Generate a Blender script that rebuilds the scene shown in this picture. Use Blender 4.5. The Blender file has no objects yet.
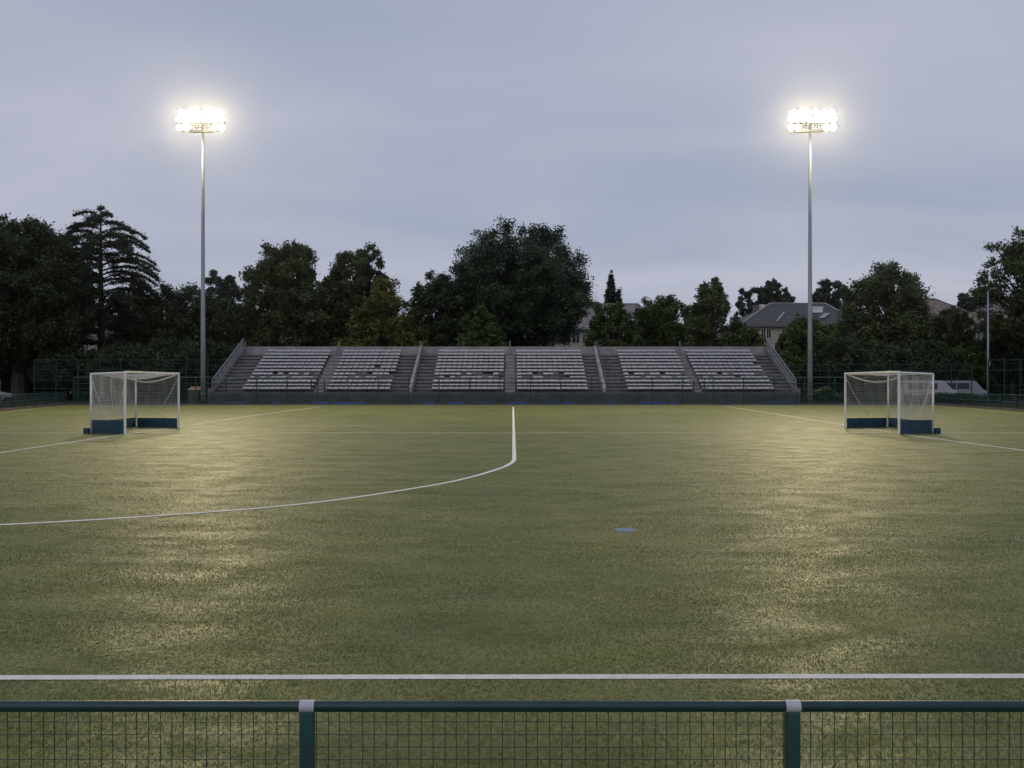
import bpy, math, random
import numpy as np
from mathutils import Vector, Matrix

S = bpy.context.scene
COL = S.collection
F, CX, CY, EYE = 850.0, 512.0, 384.0, 1.73
random.seed(7)
R = math.radians


def gx(px, d):
    return (px - CX) * d / F


def gz(py, d):
    return EYE + (CY - py) * d / F


def gd(py):
    return EYE * F / (py - CY)


# ------------------------------------------------------------------ materials
def new_mat(name):
    m = bpy.data.materials.new(name)
    m.use_nodes = True
    nt = m.node_tree
    return m, nt, nt.nodes["Principled BSDF"]


def mat(name, col, rough=0.6, var=0.25, scale=3.0, metal=0.0, bump=0.0, bscale=40.0, spec=0.4, stretch=None, dirt=None):
    """Plain surface whose own colour wanders a little (weathering)."""
    m, nt, b = new_mat(name)
    tc = nt.nodes.new("ShaderNodeTexCoord")
    mp = nt.nodes.new("ShaderNodeMapping")
    if stretch:
        mp.inputs["Scale"].default_value = stretch
    nt.links.new(tc.outputs["Object"], mp.inputs["Vector"])
    n = nt.nodes.new("ShaderNodeTexNoise")
    n.inputs["Scale"].default_value = scale
    n.inputs["Detail"].default_value = 6
    n.inputs["Roughness"].default_value = 0.65
    nt.links.new(mp.outputs[0], n.inputs["Vector"])
    cr = nt.nodes.new("ShaderNodeValToRGB")
    d = dirt if dirt else [c * (1 - var) for c in col]
    l = [min(1, c * (1 + var * 0.6)) for c in col]
    cr.color_ramp.elements[0].position = 0.3
    cr.color_ramp.elements[1].position = 0.68
    cr.color_ramp.elements[0].color = (*d, 1)
    cr.color_ramp.elements[1].color = (*l, 1)
    nt.links.new(n.outputs["Fac"], cr.inputs["Fac"])
    nt.links.new(cr.outputs[0], b.inputs["Base Color"])
    b.inputs["Roughness"].default_value = rough
    b.inputs["Metallic"].default_value = metal
    b.inputs["Specular IOR Level"].default_value = spec
    if bump:
        n2 = nt.nodes.new("ShaderNodeTexNoise")
        n2.inputs["Scale"].default_value = bscale
        n2.inputs["Detail"].default_value = 5
        nt.links.new(mp.outputs[0], n2.inputs["Vector"])
        bp = nt.nodes.new("ShaderNodeBump")
        bp.inputs["Strength"].default_value = bump
        bp.inputs["Distance"].default_value = 0.02
        nt.links.new(n2.outputs["Fac"], bp.inputs["Height"])
        nt.links.new(bp.outputs[0], b.inputs["Normal"])
    return m


def leaf_mat(name, dark, light, scale=0.45, transl=0.25):
    m, nt, b = new_mat(name)
    tc = nt.nodes.new("ShaderNodeTexCoord")
    n = nt.nodes.new("ShaderNodeTexNoise")
    n.inputs["Scale"].default_value = scale
    n.inputs["Detail"].default_value = 3
    n3 = nt.nodes.new("ShaderNodeTexNoise")
    n3.inputs["Scale"].default_value = 6.0
    nt.links.new(tc.outputs["Object"], n.inputs["Vector"])
    nt.links.new(tc.outputs["Object"], n3.inputs["Vector"])
    ma = nt.nodes.new("ShaderNodeMath")
    ma.operation = "MULTIPLY_ADD"
    nt.links.new(n3.outputs["Fac"], ma.inputs[0])
    ma.inputs[1].default_value = 0.45
    sb = nt.nodes.new("ShaderNodeMath")
    sb.operation = "SUBTRACT"
    nt.links.new(n.outputs["Fac"], sb.inputs[0])
    sb.inputs[1].default_value = 0.22
    nt.links.new(sb.outputs[0], ma.inputs[2])
    cr = nt.nodes.new("ShaderNodeValToRGB")
    cr.color_ramp.elements[0].position = 0.33
    cr.color_ramp.elements[1].position = 0.67
    cr.color_ramp.elements[0].color = (*dark, 1)
    cr.color_ramp.elements[1].color = (*light, 1)
    nt.links.new(ma.outputs[0], cr.inputs["Fac"])
    nt.links.new(cr.outputs[0], b.inputs["Base Color"])
    b.inputs["Roughness"].default_value = 0.65
    b.inputs["Specular IOR Level"].default_value = 0.25
    tr = nt.nodes.new("ShaderNodeBsdfTranslucent")
    nt.links.new(cr.outputs[0], tr.inputs["Color"])
    mx = nt.nodes.new("ShaderNodeMixShader")
    mx.inputs[0].default_value = transl
    nt.links.new(b.outputs[0], mx.inputs[1])
    nt.links.new(tr.outputs[0], mx.inputs[2])
    nt.links.new(mx.outputs[0], nt.nodes["Material Output"].inputs["Surface"])
    return m


M = {}
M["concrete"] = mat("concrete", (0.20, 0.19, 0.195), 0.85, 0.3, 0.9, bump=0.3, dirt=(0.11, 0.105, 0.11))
M["pale_concrete"] = mat("pale_concrete", (0.29, 0.285, 0.30), 0.85, 0.3, 0.8, bump=0.3, dirt=(0.19, 0.185, 0.19))
M["dark_concrete"] = mat("dark_concrete", (0.075, 0.077, 0.08), 0.85, 0.3, 0.9, bump=0.3, dirt=(0.045, 0.046, 0.05))
M["riser"] = mat("shaded_riser", (0.14, 0.135, 0.14), 0.85, 0.3, 0.9, bump=0.3, dirt=(0.085, 0.083, 0.085))  # darker than the treads: shade under the slabs put into the colour
M["seat"] = mat("seat_plastic", (0.48, 0.48, 0.515), 0.5, 0.3, 1.7, dirt=(0.28, 0.275, 0.29))
M["steel"] = mat("galvanised_steel", (0.30, 0.325, 0.375), 0.6, 0.25, 1.2, metal=0.1, stretch=(1, 1, 0.3))
M["dark_steel"] = mat("dark_steel", (0.10, 0.10, 0.105), 0.55, 0.3, 4)
M["rail_steel"] = mat("rail_steel", (0.24, 0.24, 0.26), 0.55, 0.25, 4, metal=0.1)
M["green"] = mat("fence_green_paint", (0.014, 0.052, 0.048), 0.5, 0.3, 2.0)
M["green_lit"] = mat("lit_green_paint", (0.10, 0.15, 0.145), 0.5, 0.3, 0.8)  # paler green: light on the top rail put into its colour
M["white"] = mat("white_paint", (0.74, 0.73, 0.70), 0.4, 0.12, 3)
M["net"] = mat("net_cord", (0.55, 0.54, 0.50), 0.8, 0.15, 5)
M["blue"] = mat("blue_board", (0.008, 0.044, 0.078), 0.5, 0.3, 2.5, bump=0.1, bscale=8)
M["navy"] = mat("navy_board", (0.012, 0.030, 0.075), 0.55, 0.3, 2.5)
M["bright_blue"] = mat("bright_blue_board", (0.010, 0.036, 0.15), 0.5, 0.25, 2.5)
M["kerb"] = mat("brick_red_kerb", (0.13, 0.09, 0.085), 0.85, 0.35, 1.2, bump=0.3)
M["bark"] = mat("bark", (0.05, 0.043, 0.036), 0.9, 0.35, 5, bump=0.6, bscale=12, stretch=(1, 1, 0.25))
M["stucco"] = mat("beige_render", (0.42, 0.37, 0.29), 0.9, 0.25, 0.5, dirt=(0.27, 0.24, 0.19))
M["stucco2"] = mat("warm_render", (0.46, 0.39, 0.30), 0.9, 0.2, 0.6)
M["glass"] = mat("dark_window_glass", (0.03, 0.032, 0.036), 0.12, 0.1, 1.0, spec=0.6)
M["frame"] = mat("window_frame_paint", (0.55, 0.54, 0.5), 0.6, 0.15, 3)
M["flash"] = mat("lead_flashing", (0.33, 0.335, 0.36), 0.5, 0.2, 2)
M["car_white"] = mat("white_car_paint", (0.34, 0.35, 0.37), 0.3, 0.06, 1.0, spec=0.6)
M["car_silver"] = mat("silver_car_paint", (0.27, 0.285, 0.32), 0.3, 0.06, 1.0, spec=0.5, metal=0.1)
M["tyre"] = mat("tyre_rubber", (0.02, 0.02, 0.02), 0.8, 0.2, 6)
M["black"] = mat("black_trim", (0.02, 0.02, 0.022), 0.5, 0.2, 6)
M["lamp_red"] = mat("tail_lamp_red", (0.25, 0.01, 0.01), 0.3, 0.1, 6)
M["tan"] = mat("tan_lid", (0.52, 0.36, 0.24), 0.7, 0.2, 3)
M["brown"] = mat("brown_panel", (0.10, 0.08, 0.068), 0.75, 0.3, 3)
M["petal_pink"] = mat("pink_petals", (0.36, 0.14, 0.11), 0.7, 0.4, 3)
M["petal_pale"] = mat("pale_petals", (0.5, 0.44, 0.42), 0.7, 0.3, 3)
M["line"] = mat("line_paint", (0.80, 0.79, 0.78), 0.75, 0.15, 9.0, bump=0.8, bscale=150)
M["thin_line"] = mat("worn_line_paint", (0.58, 0.56, 0.42), 0.8, 0.35, 2.5)
M["spot_blue"] = mat("blue_spot_paint", (0.16, 0.24, 0.38), 0.75, 0.2, 9.0, bump=0.6, bscale=150)
M["mark_grey"] = mat("grey_mark_paint", (0.25, 0.25, 0.27), 0.75, 0.2, 9.0)
M["asphalt"] = mat("asphalt", (0.05, 0.05, 0.052), 0.9, 0.3, 1.5, bump=0.4, spec=0.1)
M["foundation"] = mat("gravel_dark", (0.075, 0.07, 0.06), 0.9, 0.4, 3.0, bump=0.5, spec=0.1)


def roof_mat(name, col, rows=3.2):
    m, nt, b = new_mat(name)
    tc = nt.nodes.new("ShaderNodeTexCoord")
    br = nt.nodes.new("ShaderNodeTexNoise")
    br.inputs["Scale"].default_value = 1.6
    br.inputs["Detail"].default_value = 8
    nt.links.new(tc.outputs["Object"], br.inputs["Vector"])
    cr = nt.nodes.new("ShaderNodeValToRGB")
    cr.color_ramp.elements[0].position = 0.3
    cr.color_ramp.elements[1].position = 0.7
    cr.color_ramp.elements[0].color = (*[c * 0.65 for c in col], 1)
    cr.color_ramp.elements[1].color = (*[c * 1.3 for c in col], 1)
    nt.links.new(br.outputs["Fac"], cr.inputs["Fac"])
    nt.links.new(cr.outputs[0], b.inputs["Base Color"])
    wv = nt.nodes.new("ShaderNodeTexWave")
    wv.bands_direction = "Z"
    wv.inputs["Scale"].default_value = rows
    wv.inputs["Distortion"].default_value = 0.6
    nt.links.new(tc.outputs["Object"], wv.inputs["Vector"])
    bp = nt.nodes.new("ShaderNodeBump")
    bp.inputs["Strength"].default_value = 0.5
    bp.inputs["Distance"].default_value = 0.05
    nt.links.new(wv.outputs["Fac"], bp.inputs["Height"])
    nt.links.new(bp.outputs[0], b.inputs["Normal"])
    b.inputs["Roughness"].default_value = 0.6
    return m


M["slate"] = roof_mat("slate_roof", (0.050, 0.048, 0.050))
M["tile"] = roof_mat("brown_tile_roof", (0.17, 0.13, 0.115))
M["greyroof"] = roof_mat("grey_brown_roof", (0.19, 0.165, 0.16))

M["leaf_oak"] = leaf_mat("oak_leaves", (0.028, 0.048, 0.027), (0.093, 0.141, 0.075))
M["leaf_mid"] = leaf_mat("mid_green_leaves", (0.040, 0.056, 0.026), (0.138, 0.174, 0.070))
M["leaf_yellow"] = leaf_mat("yellowing_leaves", (0.058, 0.065, 0.019), (0.212, 0.215, 0.058))
M["leaf_bush"] = leaf_mat("bush_leaves", (0.039, 0.066, 0.021), (0.128, 0.183, 0.054))
M["leaf_dark"] = leaf_mat("dark_leaves", (0.027, 0.039, 0.020), (0.089, 0.120, 0.057))
M["leaf_needle"] = leaf_mat("cedar_needles", (0.027, 0.045, 0.033), (0.074, 0.111, 0.074))
M["leaf_far"] = leaf_mat("far_tree_leaves", (0.032, 0.044, 0.033), (0.089, 0.117, 0.077))
M["leaf_wood"] = leaf_mat("wood_leaves", (0.018, 0.025, 0.016), (0.05, 0.06, 0.035), scale=0.1)


def turf_mat():
    m, nt, b = new_mat("wet_turf")
    L = nt.links.new
    tc = nt.nodes.new("ShaderNodeTexCoord")

    def noise(scale, detail, stretch=(1, 1, 1), rough=0.6):
        mp = nt.nodes.new("ShaderNodeMapping")
        mp.inputs["Scale"].default_value = stretch
        L(tc.outputs["Object"], mp.inputs["Vector"])
        n = nt.nodes.new("ShaderNodeTexNoise")
        n.inputs["Scale"].default_value = scale
        n.inputs["Detail"].default_value = detail
        n.inputs["Roughness"].default_value = rough
        L(mp.outputs[0], n.inputs["Vector"])
        return n

    def ramp(n, p0, c0, p1, c1):
        cr = nt.nodes.new("ShaderNodeValToRGB")
        cr.color_ramp.elements[0].position = p0
        cr.color_ramp.elements[1].position = p1
        cr.color_ramp.elements[0].color = (*c0, 1)
        cr.color_ramp.elements[1].color = (*c1, 1)
        L(n.outputs["Fac"], cr.inputs["Fac"])
        return cr

    def mul(a, bb, f=1.0):
        mx = nt.nodes.new("ShaderNodeMix")
        mx.data_type = "RGBA"
        mx.blend_type = "MULTIPLY"
        mx.inputs[0].default_value = f
        L(a, mx.inputs[6])
        L(bb, mx.inputs[7])
        return mx.outputs[2]

    big = ramp(noise(0.16, 5), 0.35, (0.138, 0.158, 0.056), 0.65, (0.182, 0.194, 0.070))
    mid = ramp(noise(1.1, 6, (0.5, 1.3, 1)), 0.32, (0.66, 0.70, 0.62), 0.66, (1.12, 1.1, 1.05))
    fine = ramp(noise(38, 6, (1, 0.6, 1), 0.75), 0.36, (0.60, 0.62, 0.56), 0.66, (1.32, 1.3, 1.22))
    c = mul(big.outputs[0], mid.outputs[0])
    c = mul(c, fine.outputs[0], 0.9)
    L(c, b.inputs["Base Color"])
    # fibres lie over in patches: gloss and tilt differ
    nr = noise(2.2, 5, (0.6, 1.6, 1))
    mr = nt.nodes.new("ShaderNodeMapRange")
    mr.inputs[1].default_value = 0.3
    mr.inputs[2].default_value = 0.7
    mr.inputs[3].default_value = 0.42
    mr.inputs[4].default_value = 0.64
    L(nr.outputs["Fac"], mr.inputs[0])
    L(mr.outputs[0], b.inputs["Roughness"])
    b.inputs["Specular IOR Level"].default_value = 0.05
    b1 = nt.nodes.new("ShaderNodeBump")
    b1.inputs["Strength"].default_value = 0.9
    b1.inputs["Distance"].default_value = 0.018
    L(noise(30, 6, (1, 0.7, 1), 0.7).outputs["Fac"], b1.inputs["Height"])
    b2 = nt.nodes.new("ShaderNodeBump")
    b2.inputs["Strength"].default_value = 0.6
    b2.inputs["Distance"].default_value = 0.06
    L(noise(3.0, 4, (0.8, 1.2, 1)).outputs["Fac"], b2.inputs["Height"])
    L(b2.outputs[0], b1.inputs["Normal"])
    L(b1.outputs[0], b.inputs["Normal"])
    return m


def wet_film(m, lo, hi, rough):
    """thin water film: a coat that lies level over the pile, thicker in some patches"""
    nt = m.node_tree
    L = nt.links.new
    b = nt.nodes["Principled BSDF"]
    tc = nt.nodes.new("ShaderNodeTexCoord")
    mp = nt.nodes.new("ShaderNodeMapping")
    mp.inputs["Scale"].default_value = (0.8, 1.35, 1)
    L(tc.outputs["Object"], mp.inputs["Vector"])
    n = nt.nodes.new("ShaderNodeTexNoise")
    n.inputs["Scale"].default_value = 1.7
    n.inputs["Detail"].default_value = 7
    n.inputs["Roughness"].default_value = 0.62
    L(mp.outputs[0], n.inputs["Vector"])
    mr = nt.nodes.new("ShaderNodeMapRange")
    mr.inputs[1].default_value = 0.40
    mr.inputs[2].default_value = 0.66
    mr.inputs[3].default_value = lo
    mr.inputs[4].default_value = hi
    L(n.outputs["Fac"], mr.inputs[0])
    L(mr.outputs[0], b.inputs["Coat Weight"])
    b.inputs["Coat Roughness"].default_value = rough
    b.inputs["Coat IOR"].default_value = 1.33
    n2 = nt.nodes.new("ShaderNodeTexNoise")
    n2.inputs["Scale"].default_value = 22.0
    n2.inputs["Detail"].default_value = 4
    L(tc.outputs["Object"], n2.inputs["Vector"])
    sb = nt.nodes.new("ShaderNodeVectorMath")
    sb.operation = "SUBTRACT"
    sb.inputs[1].default_value = (0.5, 0.5, 0.5)
    L(n2.outputs["Color"], sb.inputs[0])
    ad = nt.nodes.new("ShaderNodeVectorMath")
    ad.operation = "MULTIPLY_ADD"
    ad.inputs[1].default_value = (0.5, 0.5, 0.0)
    ad.inputs[2].default_value = (0, 0, 1)
    L(sb.outputs[0], ad.inputs[0])
    nm = nt.nodes.new("ShaderNodeVectorMath")
    nm.operation = "NORMALIZE"
    L(ad.outputs[0], nm.inputs[0])
    L(nm.outputs[0], b.inputs["Coat Normal"])


M["turf"] = turf_mat()
wet_film(M["turf"], 0.02, 0.30, 0.38)
M["ground"] = mat("rough_grass_ground", (0.05, 0.055, 0.03), 0.95, 0.5, 0.4, bump=0.6, bscale=8, spec=0.0)

LAMP = 1300.0
m, nt, b = new_mat("lit_floodlight_lens")
em = nt.nodes.new("ShaderNodeEmission")
em.inputs["Color"].default_value = (1.0, 0.81, 0.47, 1)
em.inputs["Strength"].default_value = LAMP
nt.links.new(em.outputs[0], nt.nodes["Material Output"].inputs["Surface"])
M["lens"] = m


# ------------------------------------------------------------------ object helpers
def root(name, label, cat, loc, group=None, rz=0.0):
    o = bpy.data.objects.new(name, None)
    COL.objects.link(o)
    o.location = loc
    o.rotation_euler = (0, 0, rz)
    o.empty_display_size = 0.3
    o["label"] = label
    o["category"] = cat
    if group:
        o["group"] = group
    return o


def tag(o, label=None, cat=None, group=None, kind=None):
    for k, v in (("label", label), ("category", cat), ("group", group), ("kind", kind)):
        if v:
            o[k] = v
    return o


def base_of(p):
    v = Vector((0, 0, 0))
    while p is not None:
        v = v + p.location
        p = p.parent
    return v


class MB:
    """Collects faces in world metres; build() makes ONE mesh object of them."""

    def __init__(self):
        self.v = []
        self.f = []

    def quad(self, *p):
        n = len(self.v)
        self.v += [tuple(q) for q in p]
        self.f.append(tuple(range(n, n + len(p))))
        return self

    def box(self, x0, x1, y0, y1, z0, z1):
        n = len(self.v)
        self.v += [(x0, y0, z0), (x1, y0, z0), (x1, y1, z0), (x0, y1, z0), (x0, y0, z1), (x1, y0, z1), (x1, y1, z1), (x0, y1, z1)]
        self.f += [tuple(n + i for i in q) for q in ((3, 2, 1, 0), (4, 5, 6, 7), (0, 1, 5, 4), (1, 2, 6, 5), (2, 3, 7, 6), (3, 0, 4, 7))]
        return self

    def beam(self, a, b, w, h=None):
        """rectangular bar from a to b, w sideways, h upright"""
        a, b = Vector(a), Vector(b)
        h = w if h is None else h
        d = (b - a).normalized()
        up = Vector((0, 0, 1)) if abs(d.z) < 0.95 else Vector((0, 1, 0))
        s = d.cross(up).normalized() * (w / 2)
        u = s.cross(d).normalized() * (h / 2)
        n = len(self.v)
        for c in (a, b):
            for p in (c - s - u, c + s - u, c + s + u, c - s + u):
                self.v.append(tuple(p))
        self.f += [tuple(n + i for i in q) for q in ((3, 2, 1, 0), (4, 5, 6, 7), (0, 1, 5, 4), (1, 2, 6, 5), (2, 3, 7, 6), (3, 0, 4, 7))]
        return self

    def tube(self, pts, r, n=8, cap=True):
        pts = [Vector(p) for p in pts]
        rs = r if isinstance(r, (list, tuple)) else [r] * len(pts)
        st = len(self.v)
        prev = None
        for i, p in enumerate(pts):
            d = (pts[min(i + 1, len(pts) - 1)] - pts[max(i - 1, 0)]).normalized()
            if prev is None:
                up = Vector((0, 0, 1)) if abs(d.z) < 0.9 else Vector((1, 0, 0))
                s = d.cross(up).normalized()
            else:
                s = (prev - d * prev.dot(d)).normalized()
            prev = s
            u = s.cross(d)
            for k in range(n):
                a = 2 * math.pi * k / n
                self.v.append(tuple(p + (s * math.cos(a) + u * math.sin(a)) * rs[i]))
        for i in range(len(pts) - 1):
            for k in range(n):
                k2 = (k + 1) % n
                self.f.append((st + i * n + k, st + i * n + k2, st + (i + 1) * n + k2, st + (i + 1) * n + k))
        if cap:
            self.f.append(tuple(st + k for k in range(n))[::-1])
            self.f.append(tuple(st + (len(pts) - 1) * n + k for k in range(n)))
        return self

    def prism(self, poly, axis, t0, t1):
        """extrude 2-D outline (list of pairs) along an axis between t0 and t1"""
        n = len(self.v)
        k = len(poly)
        for t in (t0, t1):
            for a, b in poly:
                self.v.append({"x": (t, a, b), "y": (a, t, b), "z": (a, b, t)}[axis])
        self.f.append(tuple(range(n, n + k)))
        self.f.append(tuple(range(n + 2 * k - 1, n + k - 1, -1)))
        for i in range(k):
            j = (i + 1) % k
            self.f.append((n + j, n + i, n + k + i, n + k + j))
        return self

    def build(self, name, m, parent=None, smooth=False, bevel=0.0):
        me = bpy.data.meshes.new(name)
        off = base_of(parent)
        me.from_pydata([(x - off.x, y - off.y, z - off.z) for x, y, z in self.v], [], self.f)
        import bmesh
        bm = bmesh.new()
        bm.from_mesh(me)
        bmesh.ops.recalc_face_normals(bm, faces=bm.faces[:])
        bm.to_mesh(me)
        bm.free()
        me.materials.append(m)
        if smooth:
            me.polygons.foreach_set("use_smooth", [True] * len(me.polygons))
        o = bpy.data.objects.new(name, me)
        COL.objects.link(o)
        if parent is not None:
            o.parent = parent
        if bevel:
            bv = o.modifiers.new("edge", "BEVEL")
            bv.width = bevel
            bv.segments = 2
            bv.limit_method = "ANGLE"
        return o


def np_mesh(name, verts, faces4, m, parent=None):
    me = bpy.data.meshes.new(name)
    nv, nf = len(verts), len(faces4)
    k = faces4.shape[1]
    me.vertices.add(nv)
    me.vertices.foreach_set("co", np.ascontiguousarray(verts, np.float32).ravel())
    me.loops.add(nf * k)
    me.loops.foreach_set("vertex_index", np.ascontiguousarray(faces4, np.int32).ravel())
    me.polygons.add(nf)
    me.polygons.foreach_set("loop_start", np.arange(0, nf * k, k, dtype=np.int32))
    me.update(calc_edges=True)
    me.materials.append(m)
    o = bpy.data.objects.new(name, me)
    COL.objects.link(o)
    if parent is not None:
        o.parent = parent
    return o


def copy_tree(o, parent=None):
    c = o.copy()
    COL.objects.link(c)
    if parent is not None:
        c.parent = parent
    for ch in list(o.children):
        copy_tree(ch, c)
    return c


# ------------------------------------------------------------------ ground
def sheet(name, pts, z, m):
    return tag(MB().quad(*[(x, y, z) for x, y in pts]).build(name, m), kind="structure")


sheet("ground", [(-900, -300), (900, -300), (900, 1500), (-900, 1500)], -0.012, M["ground"])
sheet("pitch", [(-27, -14), (27, -14), (29.5, 40), (36.2, 72.5), (-38.6, 72.5), (-29.5, 40)], 0.0, M["turf"])
sheet("car_park", [(28, 74.6), (90, 74.6), (90, 96), (28, 96)], -0.006, M["asphalt"])
sheet("service_path", [(-60, 73.2), (60, 73.2), (60, 74.55), (-60, 74.55)], 0.004, M["foundation"])


def line_strip(name, pts, w, m, z=0.003):
    """painted line: polyline ribbon of constant width"""
    mb = MB()
    P = [Vector((x, y, 0)) for x, y in pts]
    Ls, Rs = [], []
    for i, p in enumerate(P):
        d = (P[min(i + 1, len(P) - 1)] - P[max(i - 1, 0)]).normalized()
        s = Vector((-d.y, d.x, 0)) * w / 2
        Ls.append(p + s)
        Rs.append(p - s)
    n = len(P)
    mb.v = [(q.x, q.y, z) for q in Ls] + [(q.x, q.y, z) for q in Rs]
    mb.f = [(i, n + i, n + i + 1, i + 1) for i in range(n - 1)]
    return tag(mb.build(name, m), kind="structure")


def smooth_path(pts, sub=8):
    out = []
    n = len(pts)
    for i in range(n - 1):
        p0, p1, p2, p3 = pts[max(i - 1, 0)], pts[i], pts[i + 1], pts[min(i + 2, n - 1)]
        for k in range(sub):
            t = k / sub
            out.append(tuple(0.5 * (2 * b + (c - a) * t + (2 * a - 5 * b + 4 * c - d) * t * t + (3 * b - a - 3 * c + d) * t ** 3) for a, b, c, d in zip(p0, p1, p2, p3)))
    out.append(tuple(pts[-1]))
    return out


line_strip("touchline", [(-26, 4.91), (26, 5.125)], 0.078, M["line"])
arc_px = [(513.2, 407), (513.6, 425), (514, 445), (514.2, 457), (513.5, 461), (509, 464.5), (500, 468.5), (470, 477.5), (430, 485.8), (340, 499.5), (250, 509), (125, 518), (0, 525), (-140, 531)]
arc = [(gx(px, gd(py)), gd(py)) for px, py in arc_px]
line_strip("curved_line", smooth_path(arc, 10), 0.095, M["line"], 0.0045)
line_strip("goal_line", [(-12.7, 19.5), (-13.0, 23), (-13.25, 28), (-13.6, 36), (-14.2, 47), (-14.5, 64)], 0.09, M["line"])
line_strip("goal_line", [(13.2, 19.5), (13.35, 23), (13.4, 28), (14.0, 36), (15.1, 48), (16.4, 65)], 0.09, M["line"])
line_strip("cross_line", [(-29, 35.4), (29, 35.4)], 0.10, M["thin_line"], 0.006)
line_strip("cross_line", [(-28, 30.0), (28, 30.0)], 0.14, M["thin_line"], 0.006)
line_strip("side_line", [(-36.2, 70.4), (-28.2, 41), (-25, 18)], 0.09, M["thin_line"], 0.006)
line_strip("side_line", [(34.0, 70.4), (28.2, 43), (25, 18)], 0.09, M["thin_line"], 0.006)


def disc_mark(name, x, y, r, m):
    mb = MB()
    mb.quad(*[(x + r * math.cos(a * math.pi / 14), y + r * math.sin(a * math.pi / 14), 0.003) for a in range(28)])
    return tag(mb.build(name, m), kind="structure")


def turf_fibres():
    rng = np.random.default_rng(4)
    # density falls smoothly with distance from the near touchline
    N = 900000
    dd = np.linspace(3.2, 34, 400)
    pdf = (0.66 * dd + 2.6) * np.interp(dd, [3.2, 5, 8, 12, 18, 26, 34], [5400, 5200, 3600, 1700, 640, 160, 0])
    cdf = np.cumsum(pdf)
    cdf /= cdf[-1]
    y = np.interp(rng.random(N), cdf, dd)
    hw = 0.66 * y + 2.6
    x = rng.uniform(-1, 1, N) * hw
    P = np.column_stack([x, y])[(hw - np.abs(x)) > 1.7 * rng.random(N)]
    # painted lines stay clear
    keep = np.abs(P[:, 1] - 5.0175 - 0.00413 * P[:, 0]) > 0.037 + 0.006 * rng.random(len(P))
    pts = np.array(smooth_path(arc, 10))
    for a, b in zip(pts[:-1], pts[1:]):
        if a[1] > 25:
            continue
        ab = b - a
        t = np.clip(((P - a) @ ab) / (ab @ ab + 1e-12), 0, 1)
        keep &= np.linalg.norm(P - a - t[:, None] * ab, axis=1) > 0.046
    keep &= np.hypot(P[:, 0] - gx(625.5, 10.07), P[:, 1] - 10.07) > 0.15
    P = P[keep]
    n = len(P)
    far = np.clip((P[:, 1] - 4) / 14, 0, 1)
    pat = np.sin(P[:, 0] * 1.3 + 2.2 * np.sin(P[:, 1] * 1.9)) * 0.5 + np.sin(P[:, 1] * 4.1 + 1.7 * np.sin(P[:, 0] * 0.8)) * 0.5
    flat = np.clip(0.5 + 0.55 * pat + 0.25 * rng.normal(size=n), 0, 1)
    h = (0.0105 - 0.0058 * flat) * rng.uniform(0.7, 1.3, n)
    w = rng.uniform(0.0013, 0.0026, n) * (1 + 0.7 * far)
    a = rng.uniform(0, 2 * np.pi, n)
    # swept patches lean one way
    sw = np.sin(P[:, 0] * 2.1 + 3 * np.sin(P[:, 1] * 1.3)) + np.sin(P[:, 1] * 3.3 + P[:, 0] * 0.7)
    la = sw * 1.4 + rng.normal(size=n) * 0.9
    ln = 0.006 * rng.uniform(0.4, 1.6, n) + 0.014 * flat * rng.uniform(0.6, 1.2, n)
    V = np.empty((n, 4, 3))
    dx, dy = np.cos(a) * w, np.sin(a) * w
    lx, ly = np.cos(la) * ln, np.sin(la) * ln
    V[:, 0] = np.column_stack([P[:, 0] - dx, P[:, 1] - dy, np.full(n, -0.001)])
    V[:, 1] = np.column_stack([P[:, 0] + dx, P[:, 1] + dy, np.full(n, -0.001)])
    V[:, 2] = np.column_stack([P[:, 0] + dx * 0.8 + lx * 0.4, P[:, 1] + dy * 0.8 + ly * 0.4, h * 0.65])
    V[:, 3] = np.column_stack([P[:, 0] + lx, P[:, 1] + ly, h])
    o = np_mesh("turf_fibres", V.reshape(-1, 3), np.arange(n * 4).reshape(n, 4), M["fibre"])
    tag(o, kind="stuff")


M["fibre"] = leaf_mat("turf_fibre", (0.146, 0.174, 0.074), (0.230, 0.252, 0.106), scale=1.2, transl=0.25)
wet_film(M["fibre"], 0.04, 0.40, 0.38)
fb_ = M["fibre"].node_tree.nodes["Principled BSDF"]
fb_.inputs["Roughness"].default_value = 0.42
fb_.inputs["Specular IOR Level"].default_value = 0.15
turf_fibres()
disc_mark("blue_spot", gx(625.5, 10.07), 10.07, 0.125, M["spot_blue"])
disc_mark("small_mark", gx(52, gd(457.5)), gd(457.5), 0.07, M["mark_grey"])
disc_mark("small_mark", gx(206, gd(470.5)), gd(470.5), 0.07, M["mark_grey"])

# kerbs along the two turned-in sides and the far edge
for nm, pts in (("kerb", [(-37.3, 70.9), (-31.4, 49), (-27.5, 34)]), ("kerb", [(35.2, 70.9), (31.4, 49), (27.5, 34)])):
    mb = MB()
    for a, b in zip(pts, pts[1:]):
        mb.beam((a[0], a[1], 0.05), (b[0], b[1], 0.05), 0.28, 0.14)
    tag(mb.build(nm, M["kerb"]), kind="structure")
mb = MB()
mb.box(-37.2, 35.1, 71.02, 71.2, -0.01, 0.12)
tag(mb.build("far_kerb", M["dark_concrete"]), kind="structure")


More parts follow.
